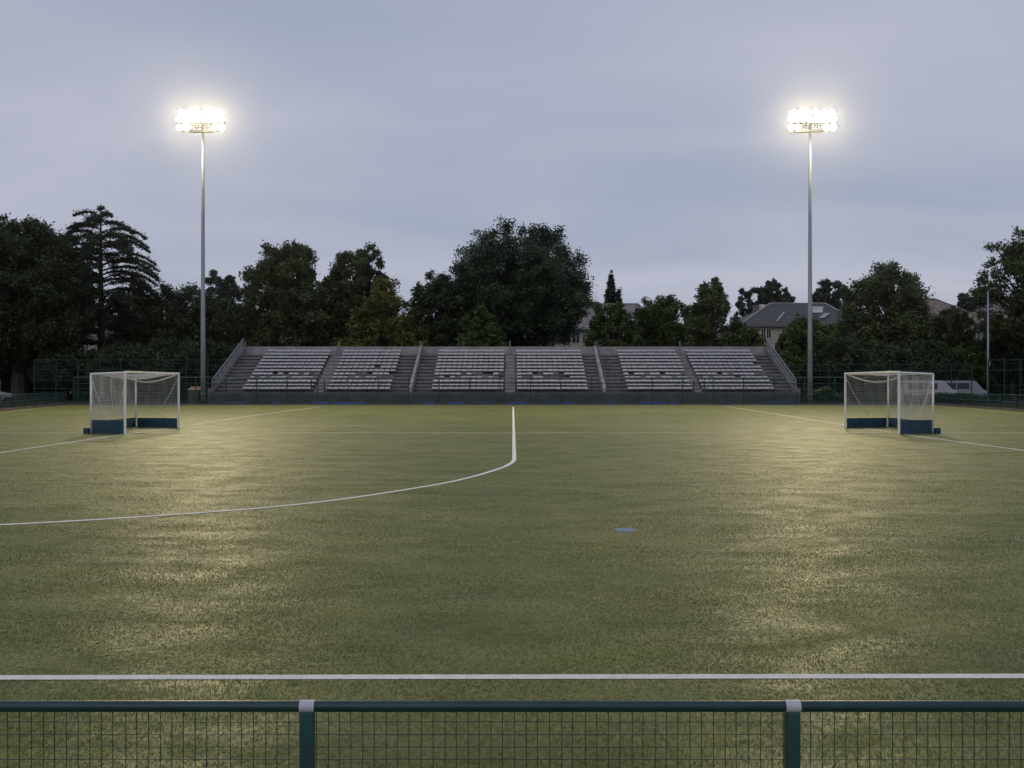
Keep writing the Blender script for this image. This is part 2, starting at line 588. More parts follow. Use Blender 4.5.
# ------------------------------------------------------------------ fences
def mesh_panel(name, a, b, z0, z1, sx, sz, w, m, parent):
    """welded wire panel between plan points a and b: every wire is a bar"""
    a, b = Vector((*a, 0)), Vector((*b, 0))
    d = b - a
    L = d.length
    d.normalize()
    mb = MB()
    n = max(1, round(L / sx))
    for i in range(n + 1):
        p = a + d * (L * i / n)
        mb.beam((p.x, p.y, z0), (p.x, p.y, z1), w)
    k = max(1, round((z1 - z0) / sz))
    off = Vector((-d.y, d.x, 0)) * w * 1.02
    for j in range(k + 1):
        z = z0 + (z1 - z0) * j / k
        mb.beam((a.x + off.x, a.y + off.y, z), (b.x + off.x, b.y + off.y, z), w)
    return mb.build(name, m, parent)


def fence(label, pts, rails, h, spacing, group=None, mesh=None, pw=0.07, rw=0.05, cat="fence", name="pitch_fence", rail_m=None):
    """rails: heights; mesh: list of (z0, z1, sx, sz, w)"""
    rt = root(name, label, cat, (pts[0][0], pts[0][1], 0), group)
    for a, b in zip(pts, pts[1:]):
        A, B = Vector((*a, 0)), Vector((*b, 0))
        L = (B - A).length
        n = max(1, round(L / spacing))
        side = Vector((-(B - A).y, (B - A).x, 0)).normalized() * (pw / 2 + rw / 2 - 0.004)
        for i in range(n + 1):
            if i == 0 and a is not pts[0]:
                continue
            p = A + (B - A) * i / n
            MB().beam((p.x, p.y, 0), (p.x, p.y, h), pw).build("post", M["green"], rt)
        for ri, z in enumerate(rails):
            q0, q1 = A - side, B - side
            if side.y < 0:
                q0, q1 = A + side, B + side
            mm = (rail_m or {}).get(ri, M["green"])
            MB().tube([(q0.x, q0.y, z), (q1.x, q1.y, z)], rw / 2, 6).build("rail", mm, rt)
        for z0, z1, sx, sz, w in mesh or []:
            o2 = side * 1.9
            if o2.y > 0:
                o2 = -o2
            mesh_panel("mesh_panel", (A.x + o2.x, A.y + o2.y), (B.x + o2.x, B.y + o2.y), z0, z1, sx, sz, w, M["green"], rt)
    return rt


fence("long dark green rail fence in front of the grandstand along the far pitch edge", [(-36.9, 71.6), (34.9, 71.6)], [0.98, 1.78, 2.3], 2.34, 2.57,
      mesh=[(0.06, 0.95, 0.12, 0.09, 0.013), (1.02, 1.75, 0.22, 0.12, 0.009)], rail_m={2: M["green_lit"]})
fence("low green mesh barrier turning in along the left side of the pitch", [(-37.6, 71.2), (-31.8, 50), (-28.6, 37)], [0.55, 1.02], 1.05, 2.6, mesh=[(0.06, 1.0, 0.16, 0.11, 0.012)], name="pitch_barrier", cat="barrier")
fence("low green mesh barrier turning in along the right side of the pitch", [(35.5, 71.2), (31.9, 50), (28.6, 37)], [0.55, 1.02], 1.05, 2.6, mesh=[(0.06, 1.0, 0.16, 0.11, 0.012)], name="pitch_barrier", cat="barrier")
fence("tall green mesh fence left of the grandstand, in front of the big cedar", [(-45.5, 81), (-26.9, 81)], [0.1, 1.3, 2.1, 3.1, 4.02], 4.08, 2.05, mesh=[(0.1, 4.0, 0.33, 0.3, 0.011)], name="tall_fence")
fence("tall green mesh fence right of the grandstand, behind the right light mast", [(26.3, 81), (43.8, 81)], [0.1, 1.3, 2.1, 3.0, 3.6], 3.66, 1.95, mesh=[(0.1, 3.55, 0.33, 0.3, 0.011)], name="tall_fence")
fence("tallest green fence panels at the far right, beside the slim grey lamp post", [(42.6, 76.0), (54.0, 76.0)], [0.8, 1.6, 3.0, 3.9], 3.95, 1.42, mesh=[(0.8, 3.85, 0.33, 0.3, 0.011)], name="tall_fence")


# foreground barrier
def near_barrier():
    d = 2.32
    zt = gz(701.5, d)
    zb = gz(712.5, d)
    zm = (zt + zb) / 2
    rr = (zt - zb) / 2
    rt = root("foreground_barrier", "dark green tubular rail with square wire mesh and pale clamps, closest to the camera", "barrier", (0, d, 0))
    xs = [gx(793 - 486 * k, d) for k in (3, 2, 1, 0, -1, -2)]
    pw = 12.6 * d / F
    for i, x in enumerate(xs):
        p = MB().box(x - pw / 2, x + pw / 2, d - 0.012, d + 0.026, -0.01, zb + 0.004).build("post", M["post_green"], rt, bevel=0.003)
        b = MB()
        for zz in (0.745, 0.70, 0.635, 0.60, 0.5):
            b.tube([(x + 0.001, d - 0.0118, zz - 0.0), (x + 0.001, d - 0.0135, zz)], 0.0022, 8)
        b.build("rivet_hole", M["black"], p)
        cl = MB().tube([(x - pw / 2 - 0.003, d + 0.006, zm), (x + pw / 2 + 0.003, d + 0.006, zm)], rr + 0.0016, 20)
        cl.build("clamp", M["tape"], rt, smooth=False)
        if i < len(xs) - 1:
            x2 = xs[i + 1]
            MB().tube([(x + pw / 2 - 0.004, d + 0.006, zm), (x2 - pw / 2 + 0.004, d + 0.006, zm)], rr, 20, cap=False).build("rail", M["rail_green"], rt, smooth=True)
            # welded mesh: uprights a little unevenly spaced
            g = MB()
            a, e = x + pw / 2 + 0.004, x2 - pw / 2 - 0.004
            n = round((e - a) / (11.9 * d / F))
            rnd = random.Random(i + 3)
            for k in range(n + 1):
                xx = a + (e - a) * k / n + rnd.uniform(-0.0012, 0.0012)
                g.tube([(xx, d + 0.014, 0.03), (xx + rnd.uniform(-0.001, 0.001), d + 0.014, 0.45), (xx + rnd.uniform(-0.0015, 0.0015), d + 0.014, zb + 0.001)], 0.00115, 6)
            step = 12.6 * d / F
            z = zb - step * 0.95
            while z > 0.04:
                pts = [(a - 0.006 + (e - a + 0.012) * t / 6, d + 0.0175, z + rnd.uniform(-0.0007, 0.0007)) for t in range(7)]
                g.tube(pts, 0.00115, 6)
                z -= step
            g.build("wire_mesh", M["wire"], rt)
    return rt


M["rail_green"] = mat("glossy_green_rail", (0.008, 0.043, 0.040), 0.40, 0.35, 5.0, bump=0.06, bscale=60, spec=0.42)
M["post_green"] = mat("green_post_paint", (0.020, 0.068, 0.068), 0.55, 0.3, 9.0, bump=0.1, bscale=120)
M["tape"] = mat("pale_clamp", (0.46, 0.46, 0.52), 0.55, 0.15, 25)
M["wire"] = mat("green_coated_wire", (0.016, 0.042, 0.039), 0.5, 0.3, 20)
near_barrier()

# ------------------------------------------------------------------ grandstand
GX0, GX1 = -26.6, 25.2
WALK_Y, ROW_Y, TREAD, RISE, NROW, Z0 = 74.6, 76.0, 0.70, 0.33, 12, 1.0
stand = root("grandstand", "wide grey concrete terraced grandstand behind the far edge of the pitch", "grandstand", ((GX0 + GX1) / 2, WALK_Y, 0))
prof = [(WALK_Y + 0.26, 0.0), (WALK_Y + 0.26, Z0)]
for i in range(NROW):
    y = ROW_Y + TREAD * i - 0.22
    zprev = Z0 + RISE * i - (RISE if i else 0)
    if i:
        prof.append((y, zprev))
        prof.append((y, Z0 + RISE * i))
prof.append((ROW_Y + TREAD * NROW + 0.25, Z0 + RISE * (NROW - 1)))
prof.append((ROW_Y + TREAD * NROW + 0.25, 0.0))
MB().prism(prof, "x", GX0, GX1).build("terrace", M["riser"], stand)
for i in range(1, NROW):  # tread slabs overhang the risers
    y = ROW_Y + TREAD * i - 0.22
    z = Z0 + RISE * i
    tr = MB()
    for k in range(13):
        xa, xb = GX0 + (GX1 - GX0) * k / 13, GX0 + (GX1 - GX0) * (k + 1) / 13
        tr.box(xa + 0.006, xb - 0.006, y - 0.09, y + TREAD - 0.095, z - 0.14, z + 0.012)
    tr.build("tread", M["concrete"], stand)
MB().box(GX0, GX1, WALK_Y, WALK_Y + 0.255, 0, 0.84).build("front_wall", M["dark_concrete"], stand)
YB = ROW_Y + TREAD * NROW + 0.26
bw = MB()
n = 17
for k in range(n):
    xa, xb = GX0 + (GX1 - GX0) * k / n, GX0 + (GX1 - GX0) * (k + 1) / n
    bw.box(xa + 0.012, xb - 0.012, YB, YB + 0.2, 0, 5.46)
bw.build("back_wall", M["pale_concrete"], stand)


def slope_z(y):
    return Z0 + RISE * max(0.0, (y - (ROW_Y - 0.22)) / TREAD)


# stair flights: half-height steps in the aisles
for xa, xb in ((-17.72, -16.72), (-0.62, 0.28), (16.22, 16.98)):
    st = MB()
    for i in range(NROW - 1):
        y = ROW_Y - 0.22 + TREAD * i
        z = Z0 + RISE * i
        st.box(xa, xb, y + TREAD * 0.45, y + TREAD - 0.002, z - 0.02, z + RISE * 0.52)
        st.box(xa, xb, y + TREAD * 0.9, y + TREAD * 1.0 - 0.004, z + RISE * 0.53, z + RISE + 0.012)
    st.build("stair_flight", M["pale_concrete"], stand)
    for x in (xa - 0.08, xb + 0.08):
        MB().beam((x, 75.45, Z0 - 0.01), (x, 75.45, Z0 + 1.05), 0.11).build("gate_post", M["green"], stand)
# sloped divider walls
for x in (-9.05, 8.25):
    w = 0.26
    y0, y1 = ROW_Y - 0.3, YB
    poly = [(y0, Z0 - 0.02), (y0, Z0 + 0.42), (y1, slope_z(y1) + 0.36), (y1, Z0)]
    MB().prism(poly, "x", x - w / 2, x + w / 2).build("divider_wall", M["pale_concrete"], stand)
    hr = MB()
    hr.tube([(x + 0.22, y0 + 0.3, slope_z(y0 + .3) + 0.85), (x + 0.22, y1 - 0.3, slope_z(y1 - 0.3) + 0.85)], 0.03, 6)
    for t in np.linspace(0.02, 0.98, 7):
        y = y0 + 0.3 + (y1 - y0 - 0.6) * t
        hr.tube([(x + 0.22, y, slope_z(y) - 0.2), (x + 0.22, y, slope_z(y) + 0.85)], 0.025, 6)
    hr.build("divider_rail", M["dark_steel"], stand)
# posts standing on the back wall line
for x in (-26.55, -17.2, -9.1, -0.2, 8.3, 16.7, 25.15):
    MB().beam((x, YB - 0.08, 4.3), (x, YB - 0.08, 6.0), 0.1).build("back_post", M["rail_steel"], stand)
# side railings
for x, sg in ((GX0, -1), (GX1, 1)):
    par = MB()
    y0, y1 = WALK_Y + 0.3, YB
    par.prism([(y0, 0), (y0, 1.35), (ROW_Y + 0.1, 1.40), (y1, slope_z(y1) + 0.28), (y1, 0)], "x", x + sg * 0.002, x + sg * 0.20)
    par.build("side_wall", M["concrete"], stand)
    for off in (0.55, 1.05):
        pts = [(x + sg * 0.1, WALK_Y + 1.1, 1.36), (x + sg * 0.1, WALK_Y + 1.15, 1.3 + off * 0.75), (x + sg * 0.1, ROW_Y + 0.5, slope_z(ROW_Y + 0.5) + off + 0.1), (x + sg * 0.1, y1 - 0.1, slope_z(y1) + off)]
        MB().tube(pts, 0.05, 8).build("side_rail", M["rail_steel"], stand)
    bal = MB()
    for t in np.linspace(0, 1, 40):
        y = ROW_Y + 0.5 + (y1 - 0.2 - ROW_Y - 0.5) * t
        bal.beam((x + sg * 0.1, y, slope_z(y) + 0.1), (x + sg * 0.1, y, slope_z(y) + 1.05), 0.03 if round(t * 39) % 6 else 0.07)
    bal.build("balusters", M["rail_steel"], stand)

# seat rows
ORD = ["front", "second", "third", "fourth", "fifth", "sixth", "seventh", "eighth", "ninth", "tenth", "eleventh", "back"]
BL = [(-24.15, -17.86, "leftmost of the six seating blocks"), (-16.6, -10.9, "second seating block from the left"), (-7.22, -0.76, "third seating block from the left"),
      (0.42, 6.8, "third seating block from the right"), (10.35, 16.14, "second seating block from the right"), (17.05, 23.5, "rightmost of the six seating blocks")]


def seat_mesh():
    mb = MB()
    w = 0.225
    # curved profile: seat pan then backrest (y, z), solid 25 mm shell
    up = [(-0.20, 0.30), (-0.19, 0.335), (-0.05, 0.32), (0.08, 0.325), (0.15, 0.36), (0.17, 0.41), (0.185, 0.475)]
    lo = [(0.21, 0.47), (0.195, 0.41), (0.175, 0.335), (0.09, 0.293), (-0.05, 0.287)]
    mb.prism([(y, z) for y, z in up + lo], "x", -w, w)
    me = mb.build("seat", M["seat"], None, bevel=0.0)
    return me


seat0 = seat_mesh()
seat_data = seat0.data
bpy.data.objects.remove(seat0)
fold_data = seat_data.copy()
for v in fold_data.vertices:  # tipped-up seat
    if v.co.y < 0.1:
        t = (0.1 - v.co.y)
        v.co.z = 0.32 + t * 0.6
        v.co.y = 0.1 - t * 0.25
rs = random.Random(11)
for bi, (xa, xb, bname) in enumerate(BL):
    n = round((xb - xa) / 0.5)
    pitch_x = (xb - xa) / n
    beam = None
    for i in range(NROW):
        z = Z0 + RISE * i
        y = ROW_Y + TREAD * i
        lab = f"pale grey seat row, {ORD[i]} row, {bname}" if i not in (0, 11) else f"pale grey seat row, {'lowest front' if i == 0 else 'topmost back'} row, {bname}"
        rt = root("seat_row", lab, "seat row", (xa, y, z), "rows of pale seats on the grandstand")
        if beam is None:
            bm_ = MB()
            bm_.box(xa + 0.02, xb - 0.02, y - 0.06, y + 0.06, z + 0.225, z + 0.282)
            for k in range(0, n + 1, 3):
                xx = min(max(xa + k * pitch_x, xa + 0.1), xb - 0.1)
                bm_.box(xx - 0.03, xx + 0.03, y - 0.03, y + 0.03, z + 0.013, z + 0.224)
            beam = bm_.build("beam", M["dark_steel"], rt)
        else:
            c = beam.copy()
            COL.objects.link(c)
            c.parent = rt
        miss = {3: 0.13, 4: 0.09, 5: 0.01}.get(i, 0.002)
        for k in range(n):
            if rs.random() < miss:
                continue
            fold = i in (3, 4) and rs.random() < 0.25
            s = bpy.data.objects.new("seat", fold_data if fold else seat_data)
            COL.objects.link(s)
            s.parent = rt
            s.location = ((k + 0.5) * pitch_x, rs.uniform(-0.008, 0.008), rs.uniform(-0.008, 0.008))
            s.rotation_euler = (rs.uniform(-0.05, 0.05), rs.uniform(-0.012, 0.012), rs.uniform(-0.03, 0.03))

# boards lying along the foot of the far fence
BOARDS = [(217, 246, "navy"), (273, 280, "blue2"), (312, 329, "blue2"), (333, 365, "blue2"), (401, 407, "navy"), (424, 435, "blue2"), (449, 464, "blue2"), (473, 494, "navy"), (507, 526, "blue2"),
          (546, 561, "navy"), (563, 574, "blue2"), (586, 600, "navy"), (609, 616, "blue2"), (640, 652, "blue2"), (654, 665, "blue2"), (670, 678, "blue2"), (719, 731, "navy"), (764, 796, "navy")]
nb = {"navy": 0, "blue2": 0}
OR = ["leftmost", "second from left", "third from left", "fourth from left", "fifth from left", "sixth from left", "seventh from left", "eighth from left", "ninth from left", "tenth from left", "eleventh from left"]
cnt = {k: sum(1 for b in BOARDS if b[2] == k) for k in nb}
for a, b_, k in BOARDS:
    d = 70.95
    h = random.uniform(0.22, 0.30)
    xa, xb = gx(a, d), gx(b_, d)
    lean = 0.06
    mb = MB().prism([(d - 0.05, 0.0), (d, 0.0), (d + lean, h), (d + lean - 0.05, h)], "x", xa, xb)
    o = mb.build("kick_board", M["navy" if k == "navy" else "bright_blue"], bevel=0.01)
    idx = nb[k]
    nb[k] += 1
    pos = "rightmost" if idx == cnt[k] - 1 else OR[idx]
    tag(o, f"{'dark navy' if k == 'navy' else 'bright blue'} board under the far fence, {pos} of its colour", "board", "boards along the far pitch edge")


# ------------------------------------------------------------------ floodlight masts
def mast(px, label, aim):
    d = 72.3
    x = gx(px, d)
    rt = root("floodlight_mast", label, "light mast", (x, d, 0), "floodlight masts")
    zt = gz(131, d)
    MB().tube([(x, d, 0), (x, d, 8), (x, d, 16), (x, d, zt + 0.3)], [0.21, 0.178, 0.14, 0.10], 14).build("pole", M["steel"], rt, smooth=True)
    MB().tube([(x, d, 0.0), (x, d, 0.32)], [0.42, 0.42], 14).build("base_pad", M["navy_teal"], rt)
    for z in (0.93, 8.0, 16.0):
        r = 0.21 - z * 0.0046 + 0.010
        MB().tube([(x, d, z - 0.05), (x, d, z + 0.05)], r + 0.002, 14).build("joint_band", M["steel"], rt)
    plat = MB()
    plat.box(x - 1.15, x + 1.15, d - 0.35, d + 0.35, zt - 0.06, zt)
    for sx in (-0.75, -0.25, 0.25, 0.75):
        plat.beam((x + sx, d - 0.32, zt), (x + sx, d - 0.32, zt + 0.75), 0.05)
        plat.beam((x + sx, d + 0.32, zt), (x + sx, d + 0.32, zt + 0.75), 0.05)
    for z in (0.38, 0.74):
        plat.beam((x - 0.8, d - 0.32, zt + z), (x + 0.8, d - 0.32, zt + z), 0.05)
        plat.beam((x - 0.8, d + 0.32, zt + z), (x + 0.8, d + 0.32, zt + z), 0.05)
    plat.build("platform", M["steel"], rt)
    rows = ((zt + 0.15, [-1.75, -1.2, 1.2, 1.75]), (zt + 0.86, [-1.75, -1.25, -0.75, -0.25, 0.25, 0.75, 1.25, 1.75]), (zt + 1.38, [-1.6, -0.95, -0.35, 0.35, 0.95, 1.6]))
    MB().beam((x, d, zt), (x, d, zt + 1.5), 0.16).build("head_post", M["steel"], rt)
    for ri, (z, xs) in enumerate(rows):
        MB().beam((x - 2.0, d - 0.3, z - 0.25), (x + 2.0, d - 0.3, z - 0.25), 0.1).build("crossarm", M["steel"], rt)
        for ox in xs:
            c = Vector((x + ox, d - 0.6, z))
            t = Vector((aim[0] * (0.4 + 0.6 * ri) + ox * 9, (44, 34, 22)[ri], 0)) - c
            t.normalize()
            s = t.cross(Vector((0, 0, 1))).normalized()
            u = s.cross(t)
            hs = MB()
            k = 14
            ring = []
            for (rr, tt) in ((0.09, -0.30), (0.2, -0.14), (0.245, 0.02), (0.252, 0.17)):
                ring.append([c + (s * math.cos(2 * math.pi * j / k) + u * math.sin(2 * math.pi * j / k)) * rr + t * tt for j in range(k)])
            for r_ in ring:
                hs.v += [tuple(p) for p in r_]
            for i in range(len(ring) - 1):
                for j in range(k):
                    j2 = (j + 1) % k
                    hs.f.append((i * k + j, i * k + j2, (i + 1) * k + j2, (i + 1) * k + j))
            hs.f.append(tuple(range(k)))
            h = hs.build("floodlight", M["dark_steel"], rt)
            le = MB()
            le.quad(*[c + (s * math.cos(2 * math.pi * j / k) + u * math.sin(2 * math.pi * j / k)) * 0.215 + t * 0.03 for j in range(k)])
            le.build("lens", M["lens"], h)
    return rt


M["navy_teal"] = mat("teal_pad", (0.012, 0.05, 0.07), 0.6, 0.25, 4)
mast(203, "tall grey floodlight mast with lit lamps at the left end of the grandstand", (-4, 28))
mast(810, "tall grey floodlight mast with lit lamps at the right end of the grandstand", (4, 28))


# ------------------------------------------------------------------ hockey goals
def goal(mx, label):
    def X(x):
        return mx * x

    N, Fp, Rr, B = (X(-13.27), 29.15), (X(-13.02), 33.2), (X(-14.72), 29.72), (X(-14.85), 33.55)
    H, HR = 2.14, 2.08
    rt = root("hockey_goal", label, "goal", ((N[0] + B[0]) / 2, (N[1] + B[1]) / 2, 0), "hockey goals")

    def P(p, z):
        return (p[0], p[1], z)

    for p in (N, Fp):
        MB().box(p[0] - 0.033, p[0] + 0.033, p[1] - 0.033, p[1] + 0.033, 0, H + 0.035).build("front_post", M["white"], rt, bevel=0.008)
    for p in (Rr, B):
        r = 0.036 if p is Rr else 0.03
        MB().tube([P(p, 0), P(p, HR)], r, 10).build("rear_post", M["white"], rt, smooth=True)
    MB().beam((N[0], N[1] + 0.036, H), (Fp[0], Fp[1] - 0.036, H), 0.06, 0.066).build("crossbar", M["white"], rt, bevel=0.008)
    MB().tube([P(N, H - 0.02), P(Rr, HR)], 0.036, 8).build("top_bar", M["white"], rt)
    MB().tube([P(Fp, H - 0.02), P(B, HR)], 0.03, 8).build("top_bar", M["white"], rt)
    MB().tube([P(Rr, HR), P(B, HR)], 0.018, 8).build("rear_bar", M["net"], rt)
    hb = 0.46
    gap = 0.07

    def board(a, b, name, hb=0.46, off=0.0):
        a, b = Vector((*a, 0)), Vector((*b, 0))
        d = (b - a).normalized()
        s = Vector((-d.y, d.x, 0)) * off
        a, b = a + d * gap + s, b - d * gap + s
        o = MB().beam((a.x, a.y, 0.02 + hb / 2), (b.x, b.y, 0.02 + hb / 2), 0.035, hb).build(name, M["blue"], rt, bevel=0.006)
        for t in (0.33, 0.66):
            c = a + (b - a) * t
            ribs = MB()
            ribs.beam((c.x + s.x * 0.4, c.y + s.y * 0.4, 0.02), (c.x + s.x * 0.4, c.y + s.y * 0.4, hb + 0.022), 0.04)
            ribs.build("board_rib", M["blue"], o)
        return o

    board(N, Rr, "side_board")
    board(Fp, B, "side_board", 0.38)
    board(Rr, B, "back_board", 0.40)
    # foot weight behind the near rear post
    wx = Rr[0] + mx * -0.13
    MB().box(wx - .085, wx + .085, Rr[1] - 0.12, Rr[1] + 0.2, 0, 0.2).build("counterweight", M["navy"], rt, bevel=0.01)
    # base tray / ground bar
    MB().tube([P(N, 0.025), P(Rr, 0.025)], 0.02, 8).build("ground_bar", M["navy"], rt)
    MB().tube([P(Fp, 0.025), P(B, 0.025)], 0.02, 8).build("ground_bar", M["navy"], rt)

    # net: knotted cord grid on back, two sides and roof, each slack
    net = MB()
    rnd = random.Random(5 if mx > 0 else 6)

    def sheet_net(c00, c10, c01, c11, nu, nv, sag, r=0.0033):
        c00, c10, c01, c11 = [Vector(c) for c in (c00, c10, c01, c11)]
        nrm = (c10 - c00).cross(c01 - c00).normalized()

        def pt(u, v):
            p = (c00 * (1 - u) + c10 * u) * (1 - v) + (c01 * (1 - u) + c11 * u) * v
            w = math.sin(math.pi * u) * math.sin(math.pi * v)
            q = p + nrm * sag * w
            q.z -= abs(sag) * 0.5 * w
            q += nrm * 0.03 * math.sin(u * 23 + v * 5)
            return q

        for i in range(nu + 1):
            net.tube([pt(i / nu, k / 8) for k in range(9)], r, 3, cap=False)
        for j in range(nv + 1):
            net.tube([pt(k / 10, j / nv) for k in range(11)], r, 3, cap=False)

    zb = 0.50
    sheet_net(P(Rr, zb), P(B, zb), P(Rr, HR), P(B, HR), 66, 28, -0.12 * mx)
    sheet_net(P(N, zb), P(Rr, zb), P(N, H), P(Rr, HR), 26, 28, -0.05)
    sheet_net(P(Fp, zb), P(B, zb), P(Fp, H), P(B, HR), 26, 28, 0.05)
    sheet_net(P(N, H - .03), P(Fp, H - .03), P(Rr, HR), P(B, HR), 66, 24, -0.12)
    net.build("net", M["net"], rt)
    # slack white cords: gathered edge under the bar and folds in the sides
    cords = []
    a, b = Vector(P(N, H - 0.10)), Vector(P(Fp, H - 0.06))
    back = Vector((mx * -0.12, 0.02, 0))
    cords.append(([a.lerp(b, t / 12) + back + Vector((0, 0, -0.26 * math.sin(math.pi * (t / 12) ** 0.85))) for t in range(13)], 0.022))
    c, e = Vector(P(Rr, HR - 0.1)), Vector(P(N, 0.5))
    cords.append(([c.lerp(Vector(((Rr[0] * .5 + N[0] * .5), (Rr[1] + N[1]) / 2, 0.55)), t / 8) + Vector((0, 0, -0.14 * math.sin(math.pi * t / 8))) for t in range(9)], 0.012))
    c = Vector(P(N, H - 0.2))
    cords.append(([c.lerp(Vector(((Rr[0] * .25 + N[0] * .75), (Rr[1] * .25 + N[1] * .75), 0.5)), t / 8) + Vector((-mx * 0.0, 0, -0.1 * math.sin(math.pi * t / 8))) for t in range(9)], 0.01))
    r0, b0 = Vector(P(Rr, HR)), Vector(P(B, HR))
    for u, u2 in ((0.42, 0.5), (0.75, 0.7)):
        p0 = r0.lerp(b0, u)
        p1 = r0.lerp(b0, u2)
        p1.z = 0.5
        cords.append(([p0.lerp(p1, t / 8) + Vector((mx * -0.05 * math.sin(math.pi * t / 8), 0, 0)) for t in range(9)], 0.012))
    f0 = Vector(P(Fp, H - 0.1))
    p1 = Vector(P((Fp[0] * .45 + B[0] * .55, (Fp[1] + B[1]) / 2), 0.5))
    cords.append(([f0.lerp(p1, t / 8) + Vector((0, 0, -0.15 * math.sin(math.pi * t / 8))) for t in range(9)], 0.01))
    for pts, r in cords:
        MB().tube(pts, r, 6).build("net_cord", M["net"], rt)
    return rt


goal(1, "white framed goal with blue boards on the left half of the pitch")
goal(-1, "white framed goal with blue boards on the right half of the pitch")


# ------------------------------------------------------------------ houses
def window(rt, x, z, w, h, y):
    f = MB()
    t = 0.09
    f.box(x - w / 2 - t, x - w / 2, y - 0.05, y + 0.03, z - t, z + h + t)
    f.box(x + w / 2, x + w / 2 + t, y - 0.05, y + 0.03, z - t, z + h + t)
    f.box(x - w / 2, x + w / 2, y - 0.05, y + 0.03, z + h, z + h + t)
    f.box(x - w / 2, x + w / 2, y - 0.05, y + 0.03, z - t, z)
    f.box(x - 0.03, x + 0.03, y - 0.04, y + 0.02, z, z + h)
    fr = f.build("window", M["frame"], rt)
    MB().box(x - w / 2, x + w / 2, y - 0.012, y + 0.02, z, z + h).build("pane", M["glass"], fr)
    return fr


def house(label, x0, x1, y0, depth, eave, ridge, wall, roof, hip=(4.0, 4.0), wins=(), chims=(), rails=(), name="house", ov=0.5):
    rt = root(name, label, "house", ((x0 + x1) / 2, y0, 0))
    MB().box(x0, x1, y0, y0 + depth, 0, eave).build("wall", wall, rt)
    yc = y0 + depth / 2
    a, b, c, d = (x0 - ov, y0 - ov, eave), (x1 + ov, y0 - ov, eave), (x1 + ov, y0 + depth + ov, eave), (x0 - ov, y0 + depth + ov, eave)
    e, f = (x0 + hip[0], yc, ridge), (x1 - hip[1], yc, ridge)
    r = MB()
    r.v = [a, b, c, d, e, f]
    r.f = [(0, 1, 5, 4), (2, 3, 4, 5), (3, 0, 4), (1, 2, 5), (3, 2, 1, 0)]
    ro = r.build("roof", roof, rt)
    MB().box(x0 - ov, x1 + ov, y0 - ov - 0.02, y0 - ov + 0.06, eave - 0.28, eave - 0.003).build("eave_board", M["dark_steel"], rt)
    hipm = MB()
    for p, q in ((a, e), (b, f), (e, f)):
        hipm.tube([(p[0], p[1], p[2] + 0.03), (q[0], q[1], q[2] + 0.03)], 0.10, 6)
    hipm.build("ridge_cap", M["flash"] if roof is M["slate"] else roof, ro)
    for cx, cy, w, z0, z1, mm in chims:
        ch = MB().box(cx - w / 2, cx + w / 2, cy - 0.5, cy + 0.5, z0, z1)
        ch.box(cx - w / 2 - 0.08, cx + w / 2 + 0.08, cy - 0.58, cy + 0.58, z1 + 0.002, z1 + 0.18)
        ch.build("chimney", mm, ro)
    for x, z, w, h in wins:
        window(rt, x, z, w, h, y0)
    return rt


D = 128.0
hx = lambda p: gx(p, D)
hz = lambda p: gz(p, D)
rt = house("pale house with dark slate hipped roof and chimneys beyond the right end of the grandstand", hx(741), hx(862), D, 14, hz(325.5), hz(303.0) + 0.6, M["stucco"], M["slate"], hip=(6.5, 3),
           wins=[(hx(p), hz(338.0), 0.62, 1.3) for p in (752, 763.5, 768.8, 784, 800, 814, 828, 843)] + [(hx(p), hz(357), 1.25, 2.2) for p in (752, 764.5, 779, 789, 800, 814, 828, 843)],
           chims=[(hx(770.5), D + 7.4, 0.9, hz(312), hz(305) + .4, M["concrete"]), (hx(774.5), D + 6.4, 0.6, hz(312), hz(306) + .6, M["white"]), (hx(827), D + 4.3, 1.5, hz(316), hz(303.5)-.3, M["white"])])
# skylights / pale flashing on that slope
ro = [c for c in rt.children if c.name.startswith("roof")][0]
yc = D + 7
slope = (hz(303.0) + 0.6 - hz(325.5)) / 7.5


def on_slope(px, py):
    # point on the front roof slope seen at pixel px,py (rough)
    for k in range(200):
        y = D - 0.5 + 7.5 * k / 200
        z = hz(325.5) + slope * (y - D + 0.5)
        if gz(py, y) <= z:
            break
    return (gx(px, y), y, z + 0.07)


p0, p1 = on_slope(784.5, 312.5), on_slope(777, 321.5)
MB().beam(p0, p1, 0.25, 0.10).build("valley_flashing", M["flash"], ro)
p0, p1 = on_slope(827, 314), on_slope(821, 318.5)
MB().beam(p0, p1, 1.0, 0.14).build("skylight", M["flash"], ro)

rt = house("beige house with grey-brown roof half hidden right of the largest oak", hx(560), hx(652), D + 4, 13, gz(329, D + 4), gz(306.5, D + 4) + 1.0, M["stucco2"], M["greyroof"], hip=(6.5, 0.5),
           wins=[(gx(p, D + 4), gz(343, D + 4), 1.1, 2.2) for p in (567, 576, 586, 600, 615, 630, 644)],
           chims=[(gx(592, D + 10), D + 10, 2.0, gz(310, D + 10), gz(303, D + 10), M["slate"])])
D2 = 118.0
house("beige house with brown tiled roof behind the slim grey lamp post", gx(926, D2), gx(989, D2), D2, 12, gz(322.5, D2), gz(302, D2) + 1.0, M["stucco2"], M["tile"], hip=(0.4, 4.5),
      wins=[(gx(p, D2), gz(341, D2), 1.1, 1.9) for p in (934, 945, 957, 981)])
house("brown roofed long house at the far right behind the sparse tree", gx(992, D2 + 8), gx(1090, D2 + 8), D2 + 8, 12, gz(325, D2 + 8), gz(302, D2 + 8) + 1.2, M["stucco"], M["greyroof"], hip=(3.5, 3.5),
      wins=[(gx(p, D2 + 8), gz(343, D2 + 8), 1.1, 1.9) for p in (1004, 1018, 1034, 1050)])
